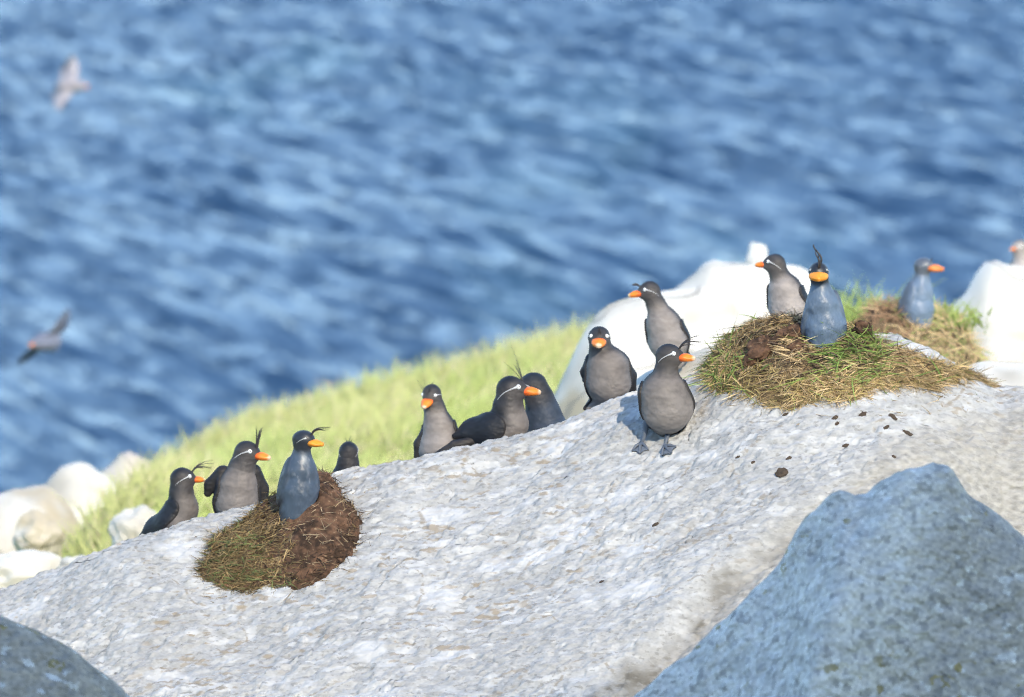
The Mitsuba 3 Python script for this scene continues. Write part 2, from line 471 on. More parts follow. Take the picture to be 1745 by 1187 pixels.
def main_fine(X, Y):
    P = np.stack([X + 0.25 * Y, Y * 2.3, 0 * X], -1)
    a = meshkit.fbm(P * 52, 4, 3) - 0.5
    g = np.abs(meshkit.fbm(P * 27 + 3, 4, 17) - 0.5)
    b = meshkit.fbm(np.stack([X, Y * 1.7, 0 * X], -1) * 9, 3, 8) - 0.5
    led = meshkit.fbm(np.stack([X * 2.2 + 4, Y * 5.5 - X * 1.5, 0 * X], -1), 4, 33)
    steps = 0.0055 * sum(sstep(c, c + 0.006, led) for c in (0.40, 0.47, 0.535, 0.60))
    steps = steps - np.convolve(np.pad(steps[:, ::8].mean(1), 40, mode='edge'), np.ones(81) / 81, 'valid')[:, None] - 0.002
    ridged = np.abs(meshkit.fbm(np.stack([X * 7 + Y * 3, Y * 20 - X * 4, 0 * X], -1), 3, 12) - 0.5)
    return 0.0165 * a + 0.030 * np.minimum(g, 0.12) + 0.010 * b + steps - 0.008 * np.exp(-(ridged / 0.015) ** 2) * (b > 0.05)


main = ridge_rock(CREST, 13.0, 0.488, 0.72, 11.75, 14.0, 0.0044, extra=main_extra, rnd=(-0.26, 0.14), pad=0.35, rough=0.028, freq=2.2, seed=1, fine=main_fine, relax=1.3)
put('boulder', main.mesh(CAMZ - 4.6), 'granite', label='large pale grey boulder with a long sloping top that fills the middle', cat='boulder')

# boulders in front, shaded by the unseen crag added behind the camera
def fold_r(X, Y):
    fx = 0.75 - 0.62 * (10.93 - Y) + 0.05 * (meshkit.fbm(np.stack([X, Y, 0 * X], -1) * 5, 3, 2) - 0.5)
    return 0.42 * np.maximum(fx - X, 0) * sstep(11.0, 10.8, Y) + 0.75 * np.maximum(10.95 - Y, 0) * sstep(-0.02, 0.16, X - fx)


FRONT_R = [(1000, 1265), (1080, 1187), (1200, 1088), (1330, 958), (1372, 880), (1400, 850), (1428, 838), (1452, 843), (1478, 836), (1500, 820), (1545, 799), (1590, 787), (1618, 797), (1650, 838), (1700, 876), (1745, 915), (1850, 1010)]
fr = ridge_rock(FRONT_R, 10.9, 0.95, 1.2, 9.9, 11.45, 0.007, extra=fold_r, rnd=(-0.10, 0.05), pad=0.2, rough=0.03, freq=5, seed=3,
                fine=lambda X, Y: 0.020 * (meshkit.fbm(np.stack([X, Y, 0 * X], -1) * 22, 4, 4) - 0.5) - 0.05 * np.minimum(np.abs(meshkit.fbm(np.stack([X, Y, 0 * X], -1) * 6 + 2, 3, 14) - 0.5), 0.1))
put('boulder_001', fr.mesh(CAMZ - 4.4), 'shaded_granite', label='shaded blue-grey boulder with a blunt peak in the near right corner', cat='boulder')
FRONT_L = [(-140, 1000), (-60, 1026), (0, 1048), (60, 1072), (120, 1104), (180, 1148), (225, 1190), (290, 1260)]
fl = ridge_rock(FRONT_L, 10.6, 0.8, 1.2, 9.7, 11.2, 0.008, rnd=(-0.12, 0.06), pad=0.2, rough=0.03, freq=4, seed=6,
                fine=lambda X, Y: 0.010 * (meshkit.fbm(np.stack([X, Y, 0 * X], -1) * 22, 4, 9) - 0.5))
put('boulder_002', fl.mesh(CAMZ - 4.4), 'dull_granite', label='shaded dark grey boulder in the near left corner', cat='boulder')

# pale rocks behind
def back_rock(key, sil, depth, label, mat='guano_rock', front=1.3, rear=1.0, near=0.8, far=1.0, seed=0, step=0.03, base=-6.0, rough=0.05):
    f = ridge_rock(sil, depth, front, rear, depth - near, depth + far, step, rnd=(-0.2, 0.2), pad=0.1, rough=rough, freq=2.5, seed=seed)
    put(key, f.mesh(CAMZ + base), mat, label=label, cat='rock')
    return f


mid = back_rock('pale_rock', [(1030, 720), (1062, 668), (1095, 636), (1130, 622), (1200, 592), (1300, 566), (1420, 552)], 13.95, 'low white rock directly behind the crest of the big boulder, under the birds', front=0.6, rear=0.5, near=0.45, far=0.7, seed=2, step=0.02, base=-4.6, rough=0.02)
br7 = back_rock('pale_rock_001', [(900, 740), (935, 690), (960, 640), (985, 585), (1010, 540), (1040, 517), (1075, 506), (1105, 499), (1150, 493), (1200, 486), (1250, 500)], 17.5, 'rounded sunlit rock between the grass and the taller white rock', seed=11, front=1.0)
br7b = back_rock('pale_rock_002', [(1060, 600), (1100, 545), (1140, 500), (1165, 481), (1182, 468), (1200, 449), (1222, 440), (1238, 449), (1262, 446), (1282, 452), (1320, 449), (1360, 452), (1400, 475), (1430, 510), (1460, 560), (1480, 600)], 19.0, 'tall sunlit white rock behind the birds right of the middle', seed=12, front=1.1, near=1.2, rough=0.10)
back_rock('pale_rock_003', [(1560, 620), (1590, 572), (1612, 541), (1628, 515), (1645, 500), (1660, 470), (1676, 447), (1695, 442), (1712, 450), (1745, 454), (1800, 455), (1860, 500)], 19.0, 'sunlit white rock at the right edge with a sloping left side', seed=13, front=1.1, near=1.2, rough=0.10)
back_rock('pale_rock_004', [(1600, 690), (1630, 650), (1650, 622), (1680, 614), (1745, 616), (1800, 622), (1850, 650)], 15.2, 'low flat white rock at the right edge beside the big boulder', seed=14, near=0.6, step=0.02, base=-4.8, front=0.7)


def lump(key, px, py, depth, rx, ry, label, mat='guano_rock', seed=0, cat='rock', rz=None, amp=0.9):
    s = depth / FOCAL
    m = trimesh.creation.icosphere(subdivisions=4)
    v = m.vertices
    r = 1 + amp * (meshkit.fbm(v * 1.3 + seed * 3.7, 3, seed) - 0.5) + 0.08 * (meshkit.fbm(v * 4 + seed, 3, seed + 1) - 0.5)
    v = v * r[:, None] * np.array([rx * s, (rz or (rx + ry) / 2) * s, ry * s]) + at(px, py, depth)
    put(key, trimesh.Trimesh(v, m.faces, process=False), mat, label=label, cat=cat)


scene['white_knob'] = {'type': 'twosided', 'b': prin((0.66, 0.65, 0.62), 0.85)}
lump('pale_rock_005', 1291, 440, 19.3, 19, 26, 'small white knob of rock on top of the tall white rock', mat='white_knob', seed=4)
back_rock('pale_rock_006', [(30, 900), (58, 850), (78, 823), (90, 810), (99, 797), (118, 790), (140, 786), (157, 793), (170, 806), (186, 812), (200, 830), (235, 870)], 19.6, 'round white rock between the sea and the grass at the left', seed=5, rough=0.16)
back_rock('pale_rock_007', [(-90, 880), (-20, 850), (0, 841), (16, 833), (40, 832), (58, 827), (82, 824), (98, 838), (125, 870)], 18.6, 'broad pale rock at the left edge below the sea', seed=6, rough=0.18)
back_rock('pale_rock_008', [(140, 845), (160, 818), (174, 803), (190, 790), (204, 773), (219, 767), (236, 776), (250, 783), (268, 800), (300, 840)], 20.6, 'pinkish pointed rock at the upper left end of the grass', seed=7, mat='pink_rock', rough=0.14)
lump('pale_rock_009', 66, 915, 17.6, 40, 42, 'small white rock in front of a dark hollow at the left', seed=8)
lump('pale_rock_010', 234, 912, 16.6, 48, 52, 'white rock in the grass behind the leftmost bird', seed=9)
lump('pale_rock_011', 40, 990, 16.5, 90, 55, 'pale rock peeping over the left end of the big boulder', seed=10)
lump('pale_rock_012', 130, 972, 16.3, 36, 26, 'small cream rock in the grass just above the left end of the big boulder', seed=15)

# ------------------------------------------------------------------ hill and sea
RIDGE = np.array([(-700, 1050), (-200, 950), (0, 905), (130, 870), (260, 800), (300, 768), (350, 745), (440, 712), (520, 694), (620, 668), (720, 654), (800, 640), (860, 626), (930, 604), (1000, 586), (1100, 572), (1300, 560), (1450, 556), (1600, 552), (1745, 548), (2300, 530)], float)
RY = 22.0
rx_, rz_ = at(RIDGE[:, 0], RIDGE[:, 1], np.full(len(RIDGE), RY))[:, 0], at(RIDGE[:, 0], RIDGE[:, 1], np.full(len(RIDGE), RY))[:, 2] - CAMZ
K = se / (ce * math.cos(math.radians(SUN_AZ)))       # fall of the shade's edge per metre away from the added crag
EDGE = -1.80 + (10.9 + 4.2) * K                      # height over the camera of the crag added to block the sun


def hill_z(x, y):
    x, y = np.asarray(x, float), np.asarray(y, float)
    P = np.stack([x, y, 0 * x], -1)
    ledge = -1.65 - 0.215 * np.clip(y, -1, 10)
    zr = np.interp(x, rx_, rz_)
    grass = zr + 0.075 * (RY - y)
    z = ledge + (np.where(y < 15.4, np.minimum(grass, -3.85), grass) - ledge) * sstep(8, 15.4, y)
    z = np.where(y > 14.6, np.where(y > 15.6, grass, -3.85 + (grass + 3.85) * sstep(14.6, 15.6, y)), z)
    grass = grass + 0.27 * np.exp(-((x + 1.08) / 0.30) ** 2 - ((y - 18.0) / 1.1) ** 2)
    z = np.where(y > 15.6, grass, z)
    z = np.where(y > RY, zr - 0.62 * (y - RY) - 0.1 * np.minimum(y - RY, 1), z)
    shade_crag = sstep(2.5, 3.5, x) * sstep(8.2, 7.2, x)  # unseen crag added to the hill, just wide enough to shade the front boulders
    top = 0.6 + (EDGE - 0.6) * shade_crag
    up = -1.43 + (top + 1.43) * sstep(-0.9, -4.2, y) + 0.10 * np.maximum(-4.2 - y, 0)
    z = np.where(y < -0.9, up, z)
    return z + 0.10 * (meshkit.fbm(P * 0.9, 3, 21) - 0.5) * sstep(0.5, 3, np.abs(y + 4.2)) + 0.05 * (meshkit.fbm(P * 1.5, 3, 22) - 0.5)


hx = np.concatenate([-np.geomspace(80, 6, 22), np.arange(-5.8, 5.9, 0.1), np.geomspace(6, 80, 22)])
hy = np.concatenate([-np.geomspace(70, 8, 18), np.arange(-7.8, 14, 0.2), np.arange(14, 23, 0.08), np.geomspace(23, 75, 30)])
HX, HY = np.meshgrid(hx, hy, indexing='ij')
HZ = hill_z(HX, HY) + CAMZ
i, j = np.meshgrid(np.arange(len(hx) - 1), np.arange(len(hy) - 1), indexing='ij')
a = (i * len(hy) + j).ravel()
quad = lambda a, n: np.vstack([np.stack([a, a + n, a + n + 1], -1), np.stack([a, a + n + 1, a + 1], -1)])
put('hillside', trimesh.Trimesh(np.stack([HX, HY, HZ], -1).reshape(-1, 3), quad(a, len(hy)), process=False), 'hill_turf', label='grassy island slope falling to the sea', kind='structure')

rng = np.random.default_rng(5)
sx = np.concatenate([-np.geomspace(9000, 36, 28), np.arange(-35, 35.1, 0.165), np.geomspace(36, 9000, 28)])
sy = np.concatenate([-np.geomspace(9000, 10, 14), np.linspace(0, 118, 40), np.arange(122, 325, 0.29), np.geomspace(331, 9000, 50)])
SX, SY = np.meshgrid(sx, sy, indexing='ij')
SZ = np.zeros_like(SX)
inner = np.exp(-np.maximum(np.abs(SX) - 34, 0) / 6) * sstep(100, 122, SY) * np.exp(-np.maximum(SY - 330, 0) / 15)
for k in range(70):
    lam = 0.60 * 3.4 ** rng.random() ** 1.3 if k > 4 else 6 + 6 * rng.random()
    th = math.radians(22 + rng.normal() * (5.5 if k > 4 else 14))            # direction the waves run, from the x axis
    kk = 2 * math.pi / lam
    amp = 0.0140 * lam ** 0.84 * (0.6 + 0.8 * rng.random()) * (0.5 if k <= 5 else 1)
    ph = kk * (SX * math.cos(th) + SY * math.sin(th)) + 6.28 * rng.random()
    ph = ph + 0.5 * np.sin(0.21 * SX + 0.10 * SY + k) + 0.3 * np.sin(0.16 * SX - 0.07 * SY + 2.3 * k)
    SZ += amp * (np.sin(ph) + 0.22 * np.sin(2 * ph + 0.5))
i, j = np.meshgrid(np.arange(len(sx) - 1), np.arange(len(sy) - 1), indexing='ij')
a = (i * len(sy) + j).ravel()
put('sea', trimesh.Trimesh(np.stack([SX, SY, SZ * inner], -1).reshape(-1, 3), quad(a, len(sy)), process=False), 'sea_water', label='choppy deep blue sea', kind='structure')

# ------------------------------------------------------------------ grass on the slope
def blade_colors(own, along, base, tip, jit, rng, n):
    tone = (1 + jit * rng.normal(size=(n, 1)))
    c = base[own] + (tip[own] - base[own]) * along[:, None]
    return np.clip(c * tone[own], 0.004, 0.9)


def blades(key, v, f, mat, col):
    """Blades whose normals lean to the sward's own, as a dense sward shades."""
    tri = trimesh.Trimesh(v, f, process=False).vertex_normals
    tri = tri * np.where(tri[:, 1:2] > 0, -1, 1)
    path = meshkit.write_ply((v, f), False, None, col, normals=unit(0.35 * tri + np.array([0.15, -0.45, 0.75])))
    scene[key] = {'type': 'ply', 'filename': path, 'face_normals': False, 'bsdf': {'type': 'ref', 'id': mat}}


def grass_patch(key, n, xr, yr, keep, h, seed, label, wide=0.0035):
    rng = np.random.default_rng(seed)
    x, y = rng.uniform(*xr, n), rng.uniform(*yr, n)
    cl = meshkit.fbm(np.stack([x * 1.6, y * 1.6, 0 * x], -1), 3, seed)
    ok = keep(x, y) & (rng.random(n) < 0.25 + 1.5 * (cl - 0.25))
    x, y, cl = x[ok], y[ok], cl[ok]
    n = len(x)
    p = np.stack([x, y, hill_z(x, y) + CAMZ - 0.01], -1)
    d = unit(np.stack([rng.normal(size=n) * 0.28 + 0.1, rng.normal(size=n) * 0.28, np.ones(n)], -1))
    droop = np.stack([rng.normal(size=n) * 0.3 + 0.12, rng.normal(size=n) * 0.3, -0.25 * rng.random(n)], -1)
    L = h * (0.55 + 0.6 * rng.random(n)) * (0.65 + 0.8 * (cl - 0.2))
    (v, f), own, al = ribbons(p, d, droop, L, wide * (0.6 + 0.8 * rng.random(n)), rng)
    dry = (rng.random(n) < 0.12) | (cl < 0.34)
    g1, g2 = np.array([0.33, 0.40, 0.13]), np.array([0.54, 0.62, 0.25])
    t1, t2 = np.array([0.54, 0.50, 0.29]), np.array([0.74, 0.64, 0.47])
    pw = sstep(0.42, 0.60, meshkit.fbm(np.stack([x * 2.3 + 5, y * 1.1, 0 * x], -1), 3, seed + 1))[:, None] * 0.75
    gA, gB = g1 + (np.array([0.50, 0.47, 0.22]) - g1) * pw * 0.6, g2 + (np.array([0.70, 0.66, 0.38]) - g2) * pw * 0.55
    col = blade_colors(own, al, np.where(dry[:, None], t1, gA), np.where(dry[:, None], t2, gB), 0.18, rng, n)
    blades(key, v, f, 'grass_leaf', col)
    say(key, label, 'grass', kind='stuff')


grass_patch('grass', 90000, (-2.6, 1.2), (15.3, 22.4), lambda x, y: np.ones(len(x), bool), 0.125, 31, 'bright yellow-green grass growing on the slope behind the boulder')
# ------------------------------------------------------------------ birds
UP = np.array([0, 0, 1.0])
SLATE, BROWN, BREAST, BELLY = np.array([0.013, 0.0155, 0.022]), np.array([0.055, 0.050, 0.050]), np.array([0.170, 0.152, 0.145]), np.array([0.195, 0.178, 0.172])


def heading(yaw, pitch=0.0):
    """yaw 0 looks at the camera, +90 to the right of the photograph, 180 away."""
    y, p = math.radians(yaw), math.radians(pitch)
    return np.array([math.sin(y) * math.cos(p), -math.cos(y) * math.cos(p), math.sin(p)])


def cast(f, c, d, r=0.12):
    lo, hi = 0.0, r
    for _ in range(30):
        m = (lo + hi) / 2
        lo, hi = (m, hi) if f((c + d * m)[None])[0] < 0 else (lo, m)
    return c + d * lo


def head_parts(key, f, H, yaw, pitch, s, bill=1.0, crest='forward', crest_len=1.0, plume=1.0, decoy=False, seed=0, mats=('horn', 'crest_black'), bill_down=0.0, eyes=True):
    """Bill, eyes, eye plumes and crest on the head at H of the surface f < 0; s = metres per unit head."""
    rng = np.random.default_rng(100 + seed)
    Hf = heading(yaw, pitch)
    Hl = unit(np.cross(UP, Hf))
    Hu = np.cross(Hf, Hl)
    D = lambda az, el, sd: math.cos(math.radians(el)) * (math.cos(math.radians(az)) * Hf + sd * math.sin(math.radians(az)) * Hl) + math.sin(math.radians(el)) * Hu
    tip = cast(f, H, D(0, -6 - bill_down, 1))
    if bill > 0:
        b = bill * s * (1.0 if decoy else 1.12)
        c0 = tip - Hf * 0.006 * s
        wd = 1.3 if decoy else 1.0
        fs = [ell(c0 + Hf * 0.007 * b - Hu * 0.001 * b, [Hf, Hl, Hu], [0.0185 * b, 0.0118 * wd * b, 0.0064 * b]),
              cone(c0 + Hf * 0.012 * b + Hu * 0.0012 * b, c0 + Hf * 0.0232 * b - Hu * 0.0012 * b, 0.0060 * b, 0.0040 * b),
              ell(c0 + Hf * 0.004 * b + Hu * 0.002 * b, [Hf, Hl, Hu], [0.011 * b, 0.0125 * wd * b, 0.0058 * b])]
        fb = blend(fs, 0.004 * b)
        m = nets(fb, c0 - 0.03 * b, c0 + 0.03 * b, 0.0016 * b)
        q = (m.vertices - c0)
        x, z = q @ Hf / b, q @ Hu / b
        if decoy:
            col = np.tile([0.80, 0.30, 0.03], (len(q), 1)) if decoy == 1 else np.tile([0.85, 0.25, 0.07], (len(q), 1))
            col = col * (0.85 + 0.3 * meshkit.fbm(m.vertices * 160, 2, 3))[:, None]
        else:
            a, e = np.array([0.80, 0.13, 0.025]), np.array([0.86, 0.24, 0.03])
            col = a + (e - a) * sstep(0.0, 0.016, x)[:, None]
            col = col + (np.array([0.85, 0.62, 0.42]) - col) * sstep(0.0205, 0.027, x)[:, None]
        mouth = np.exp(-((z + 0.0012 + 0.10 * np.maximum(0.010 - x, 0)) / 0.0009) ** 2)
        col = col * (1 - 0.5 * mouth[:, None])
        put(f'{key}__bill', m, mats[0], color=col)
    if eyes:
        for k, sd in enumerate((1, -1)):
            sfx = '' if k == 0 else '_001'
            e = cast(f, H, D(44, 17, sd))
            m = trimesh.creation.icosphere(subdivisions=2, radius=0.0048 * s)
            m.vertices = m.vertices + e - unit(e - H) * 0.0012 * s
            if not decoy:
                put(f'{key}__eye{sfx}', m, 'eye_white')
                m = trimesh.creation.icosphere(subdivisions=2, radius=0.0011 * s)
                m.vertices = m.vertices + e + unit(e - H) * 0.0031 * s
                put(f'{key}__eye{sfx}__pupil', m, 'pupil_black')
            if plume > 0:
                az = np.linspace(44, 44 + 84 * plume, 9)
                el = 17 - 42 * plume * np.linspace(0, 1, 9) ** 1.8
                pts = np.array([cast(f, H, D(a, b_, sd)) for a, b_ in zip(az, el)])
                w = (0.0023 if not decoy else 0.0019) * s * np.array([1.5, 1.2, .78, .58, .48, .42, .36, .28, .18])
                put(f'{key}__eye_plume{sfx}', tube(pts, w, 6), 'plume_white')
    base = cast(f, H, D(0, 30, 1))
    ms = []
    if crest == 'wire':
        n = 3
        for k in range(n):
            t = np.linspace(0, 1, 12)
            L = 0.046 * s * crest_len * (1 - 0.18 * k)
            bend = np.sin(t * 5.0 + 0.7 * k) * 0.24
            pts = base + L * (t[:, None] * unit(Hu * 1.0 + Hf * (0.05 + 0.2 * k)) + (bend * (0.4 + t))[:, None] * unit(Hf * 0.5 + Hl * (1.0 - k * 0.5)) * 0.8)
            ms.append(tube(pts, 0.0034 * s * (1 - 0.55 * t) * (1 - 0.2 * k), 6))
    elif crest:
        n = {'forward': 7, 'up': 8, 'wispy': 6, 'short': 4, 'curl': 7, 'single': 2}[crest]
        for k in range(n):
            t = np.linspace(0, 1, 10)
            L = (0.046 if crest != 'short' else 0.018) * s * crest_len * (0.6 + 0.5 * rng.random())
            side = Hl * rng.normal() * (0.22 if crest != 'wispy' else 0.5)
            if crest in ('forward', 'curl'):
                d0, cv = unit(Hu * 1.1 + Hf * 0.25 + side), Hf * (0.55 + 0.35 * rng.random()) - Hu * (0.25 + 0.35 * rng.random()) * (1.2 if crest == 'curl' else 1)
            elif crest == 'wispy':
                d0, cv = unit(Hu * 1.1 - Hf * (0.25 + 0.45 * rng.random()) + side), -Hf * 0.15 + Hl * rng.normal() * 0.2
                L *= 1.2
            else:
                d0, cv = unit(Hu * 1.2 + Hf * 0.12 + side * 0.8), Hf * 0.14 * rng.normal() + Hl * 0.15 * rng.normal()
            r = (0.0021 if crest != 'wispy' else 0.0010) * s
            pts = base - d0 * 0.004 * s + Hl * rng.normal() * 0.002 * s + L * (t[:, None] * d0 + (t ** 2.2)[:, None] * cv)
            ms.append(tube(pts, r * (1 - 0.75 * t), 5))
    if ms:
        put(f'{key}__crest', join(ms), mats[1])
    return Hf, Hl, Hu


def plum_color(m, f, front, H, rh, pale=1.0, seed=0, head_dark=0.85, back=SLATE):
    n = unit(grad(f, m.vertices))
    v = m.vertices
    w = sstep(-0.15, 0.55, n @ unit(front + np.array([0, 0, -0.15])))
    nz = meshkit.fbm(v * np.array([38, 38, 70]) + seed, 4, seed)
    bars = meshkit.fbm(v * np.array([110, 110, 190]) + seed, 3, seed + 3)
    breast = BREAST * pale + (BELLY * pale - BREAST * pale) * sstep(0.05, 0.13, H[2] - v[:, 2])[:, None]
    col = back + (breast - back) * w[:, None]
    hd = np.linalg.norm(v - H, axis=-1)
    hw = sstep(rh * 2.4, rh * 1.25, hd) * head_dark
    crown = sstep(-0.6, 0.9, n[:, 2])
    hc = BROWN * 1.25 + (SLATE - BROWN * 1.25) * crown[:, None]
    col = col + (hc - col) * hw[:, None]
    return np.clip(col * (0.45 + 0.62 * nz + 0.50 * bars)[:, None], 0.004, 1)


def foot(p, yaw, nrm, s):
    """Webbed foot: three toes and the web between them."""
    fw = heading(yaw)
    fw = unit(fw - nrm * (fw @ nrm))
    lf = np.cross(nrm, fw)
    p = p + nrm * 0.007
    tips = [p + (fw * math.cos(a) + lf * math.sin(a)) * L * s for a, L in ((0.72, 0.025), (0.0, 0.027), (-0.72, 0.025))]
    ms = [tube([p, (p + t) / 2 + nrm * 0.0035 * s, t], [0.0042 * s, 0.0032 * s, 0.0014 * s], 6) for t in tips]
    q = p + nrm * 0.003
    pts = [q, tips[0], (tips[0] + tips[1]) / 2 - fw * 0.004 * s, tips[1], (tips[1] + tips[2]) / 2 - fw * 0.004 * s, tips[2]]
    v = np.array(pts + [x - nrm * 0.0025 for x in pts])
    top = [[0, k + 1, k] for k in range(1, 5)]
    bot = [[6, 6 + k, 6 + k + 1] for k in range(1, 5)]
    ring = [[a, b, 6 + b] for a, b in ((0, 1), (1, 2), (2, 3), (3, 4), (4, 5), (5, 0))] + [[a, 6 + b, 6 + a] for a, b in ((0, 1), (1, 2), (2, 3), (3, 4), (4, 5), (5, 0))]
    ms.append(trimesh.Trimesh(v, np.array(top + bot + ring), process=False))
    return join(ms)


def auklet(key, label, depth, joints, body_yaw, head_yaw, head_pitch=0, feet=None, ground=None, crest='forward', crest_len=1.0, bill=1.0, pale=1.0, wings=((), ()), plume=1.0,
           seed=0, wing_shell=True, face=1.0, in_front=False, back=SLATE, group='crested seabirds on and behind the big boulder', head_dark=0.85, eyes=True):
    """joints: (px, py, dy, radius in px) for tail, rump, belly, breast, neck, head; dy is metres behind the bird's own plane."""
    s_px = depth / FOCAL
    J = {n: at(j[0], j[1], depth + j[2]) for n, j in joints.items()}
    R = {n: j[3] * s_px for n, j in joints.items()}
    s = R['head'] / 0.0252
    Hf = heading(head_yaw, head_pitch)
    H = J['head']
    fs = []
    chain = ['tail', 'rump', 'belly', 'breast', 'neck']
    for a, b in zip(chain[:-1], chain[1:]):
        fs.append(cone(J[a], J[b], R[a], R[b]))
    fs.append(cone(J['neck'], H, R['neck'], R['head'] * 0.86))
    Hl = unit(np.cross(UP, Hf))
    fs.append(ell(H + Hf * 0.1 * R['head'], [Hf, Hl, np.cross(Hf, Hl)], R['head'] * np.array([1.08, 0.9, 0.96])))
    fs.append(cone(H, H + Hf * 0.85 * R['head'] * face - UP * 0.1 * R['head'], R['head'] * 0.75, R['head'] * 0.5))
    f0 = blend(fs, 0.009 * s)
    lo = np.min([J[n] - R[n] for n in J], 0) - 0.03 * s
    hi = np.max([J[n] + R[n] for n in J], 0) + 0.03 * s
    front = heading(body_yaw)
    m = nets(f0, lo, hi, 0.0042 * max(s, 0.9))
    base_col = plum_color(m, f0, front, H, R['head'], pale, seed, head_dark, back)
    m.vertices = m.vertices + unit(grad(f0, m.vertices)) * (0.0022 * s * (meshkit.fbm(m.vertices * np.array([75, 75, 55]) + seed, 3, seed + 5) - 0.5))[:, None]
    put(f'{key}__body', m, 'plumage', color=base_col)
    lat = unit(np.cross(UP, front))
    axis = unit(J['tail'] - J['breast'])
    for k, sd in enumerate((1, -1)):
        c = (J['breast'] * 0.55 + J['rump'] * 0.45) + lat * sd * R['belly'] * 0.98 - front * R['belly'] * 0.42
        nrm = unit(lat * sd - front * 0.35 - axis * ((lat * sd - front * 0.35) @ axis))
        third = np.cross(axis, nrm)
        parts = []
        if wing_shell:
            L = np.linalg.norm(J['tail'] - J['breast'])
            reg = ell(c + axis * 0.06 * L, [axis, nrm, third], [max(0.56 * L, 0.055 * s), 0.045 * s, 0.036 * s])
            sh = lambda p, reg=reg: np.maximum(f0(p) - 0.0045 * s, reg(p))
            parts.append(sh)
            tipc = J['tail'] + lat * sd * 0.008 * s - front * 0.004
            parts.append(cone(J['rump'] + lat * sd * R['rump'] * 0.8 - front * R['rump'] * 0.5, tipc, 0.011 * s, 0.004 * s))
        w = wings[k]
        for a, b in zip(w[:-1], w[1:]):
            parts.append(cone(at(a[0], a[1], depth + a[2]), at(b[0], b[1], depth + b[2]), a[3] * s_px, b[3] * s_px))
        if not parts:
            continue
        fw = blend(parts, 0.006 * s)
        ext = np.array([at(q[0], q[1], depth + q[2]) for q in w]) if len(w) else c[None]
        mw = nets(fw, np.minimum(lo, ext.min(0) - 0.03), np.maximum(hi, ext.max(0) + 0.03), 0.0042 * max(s, 0.9))
        nz = meshkit.fbm(mw.vertices * np.array([70, 70, 160]) + seed, 3, seed + 9)
        nn = mw.vertex_normals
        colr = (SLATE * 1.1 + (BROWN * 0.55 - SLATE) * sstep(0.1, 0.9, nn @ front)[:, None]) * (0.6 + 0.75 * nz)[:, None]
        put(f'{key}__wing' + ('' if k == 0 else '_001'), mw, 'plumage', color=colr)
    head_parts(key, f0, H, head_yaw, head_pitch, s, bill, crest, crest_len, plume, seed=seed, eyes=eyes)
    if feet:
        for k, (fx, fy, tx, ty) in enumerate(feet):
            g = ground.hit(fx, fy) if in_front else at(fx, fy, depth)
            if ground is not None:
                g[2] = ground.z(g[0], g[1])
                nrm = ground.normal(g[0], g[1], 0.06)
            else:
                nrm = UP
            top = at(tx, abs(ty), depth + 0.012)
            knee = (g + top) / 2 + front * 0.004
            lg = tube([top + (top - g) * 0.4, top, knee, g + nrm * 0.006, g + nrm * 0.002], np.array([0.0075, 0.0075, 0.0042, 0.0036, 0.0046]) * s, 8)
            sfx = '' if k == 0 else '_001'
            put(f'{key}__leg{sfx}', lg, 'leg_skin')
            put(f'{key}__leg{sfx}__webbed_foot', foot(g, body_yaw + (-24 if k == 0 else 12), nrm, 1.1 * s), 'leg_skin')
    say(key, label, 'bird', group)


def rear_depth(fx, fy):
    return main.hit(fx, fy, rear=True)[1]


# the bird standing on the boulder
g8 = main.hit(1116, 758)
d8 = g8[1]
auklet('crested_auklet', 'dark grey bird whose legs and webbed feet show, standing on the boulder', d8,
       dict(tail=(1149, 742, .075, 6), rump=(1136, 716, .03, 28), belly=(1137, 695, .0, 44), breast=(1131, 669, .0, 40), neck=(1135, 634, .0, 19.5), head=(1138, 606, 0, 21)),
       6, 72, 2, feet=[(1095, 759, 1101, 724), (1134, 765, 1138, 728)], ground=main, crest='forward', seed=1, in_front=True)
d = rear_depth(1035, 712)
auklet('crested_auklet_001', 'dark bird facing straight ahead, its wings drooped, left of the standing bird', d,
       dict(tail=(1003, 697, .02, 5), rump=(1036, 678, .02, 26), belly=(1037, 652, 0, 38), breast=(1035, 624, 0, 36), neck=(1024, 597, 0, 19), head=(1021, 575, 0, 19.5)),
       2, -2, -4, feet=[(1022, 712, 1025, 692), (1046, 708, 1046, 690)], ground=main, crest='single', crest_len=0.6, seed=2, plume=0.7, bill=1.15,
       wings=([(1055, 612, .02, 15), (1074, 640, .03, 11), (1079, 664, .045, 6)], [(1010, 614, .02, 14), (998, 634, .03, 9), (997, 648, .03, 5)]))
auklet('crested_auklet_002', 'grey bird on the white rock behind, neck stretched and orange bill pointing left', 13.85,
       dict(tail=(1168, 606, .08, 7), rump=(1146, 606, .03, 25), belly=(1139, 580, 0, 34), breast=(1131, 553, 0, 30), neck=(1118, 519, 0, 16), head=(1108, 495, 0, 17)),
       -12, -78, -6, feet=[(1128, 640, 1130, 618), (1148, 638, 1148, 618)], ground=mid, crest='forward', crest_len=0.6, seed=3, pale=1.35)
auklet('crested_auklet_003', 'grey bird with a pale belly half hidden behind the large turf mound, head turned left', 13.8,
       dict(tail=(1374, 556, .08, 8), rump=(1352, 552, .03, 27), belly=(1344, 522, 0, 34), breast=(1338, 495, 0, 29), neck=(1328, 468, 0, 16), head=(1322, 449, 0, 17)),
       -20, -98, 0, feet=[(1335, 597, 1337, 572), (1356, 597, 1354, 572)], ground=mid, crest=None, seed=4, pale=1.75, bill=0.85)
d = rear_depth(752, 822)
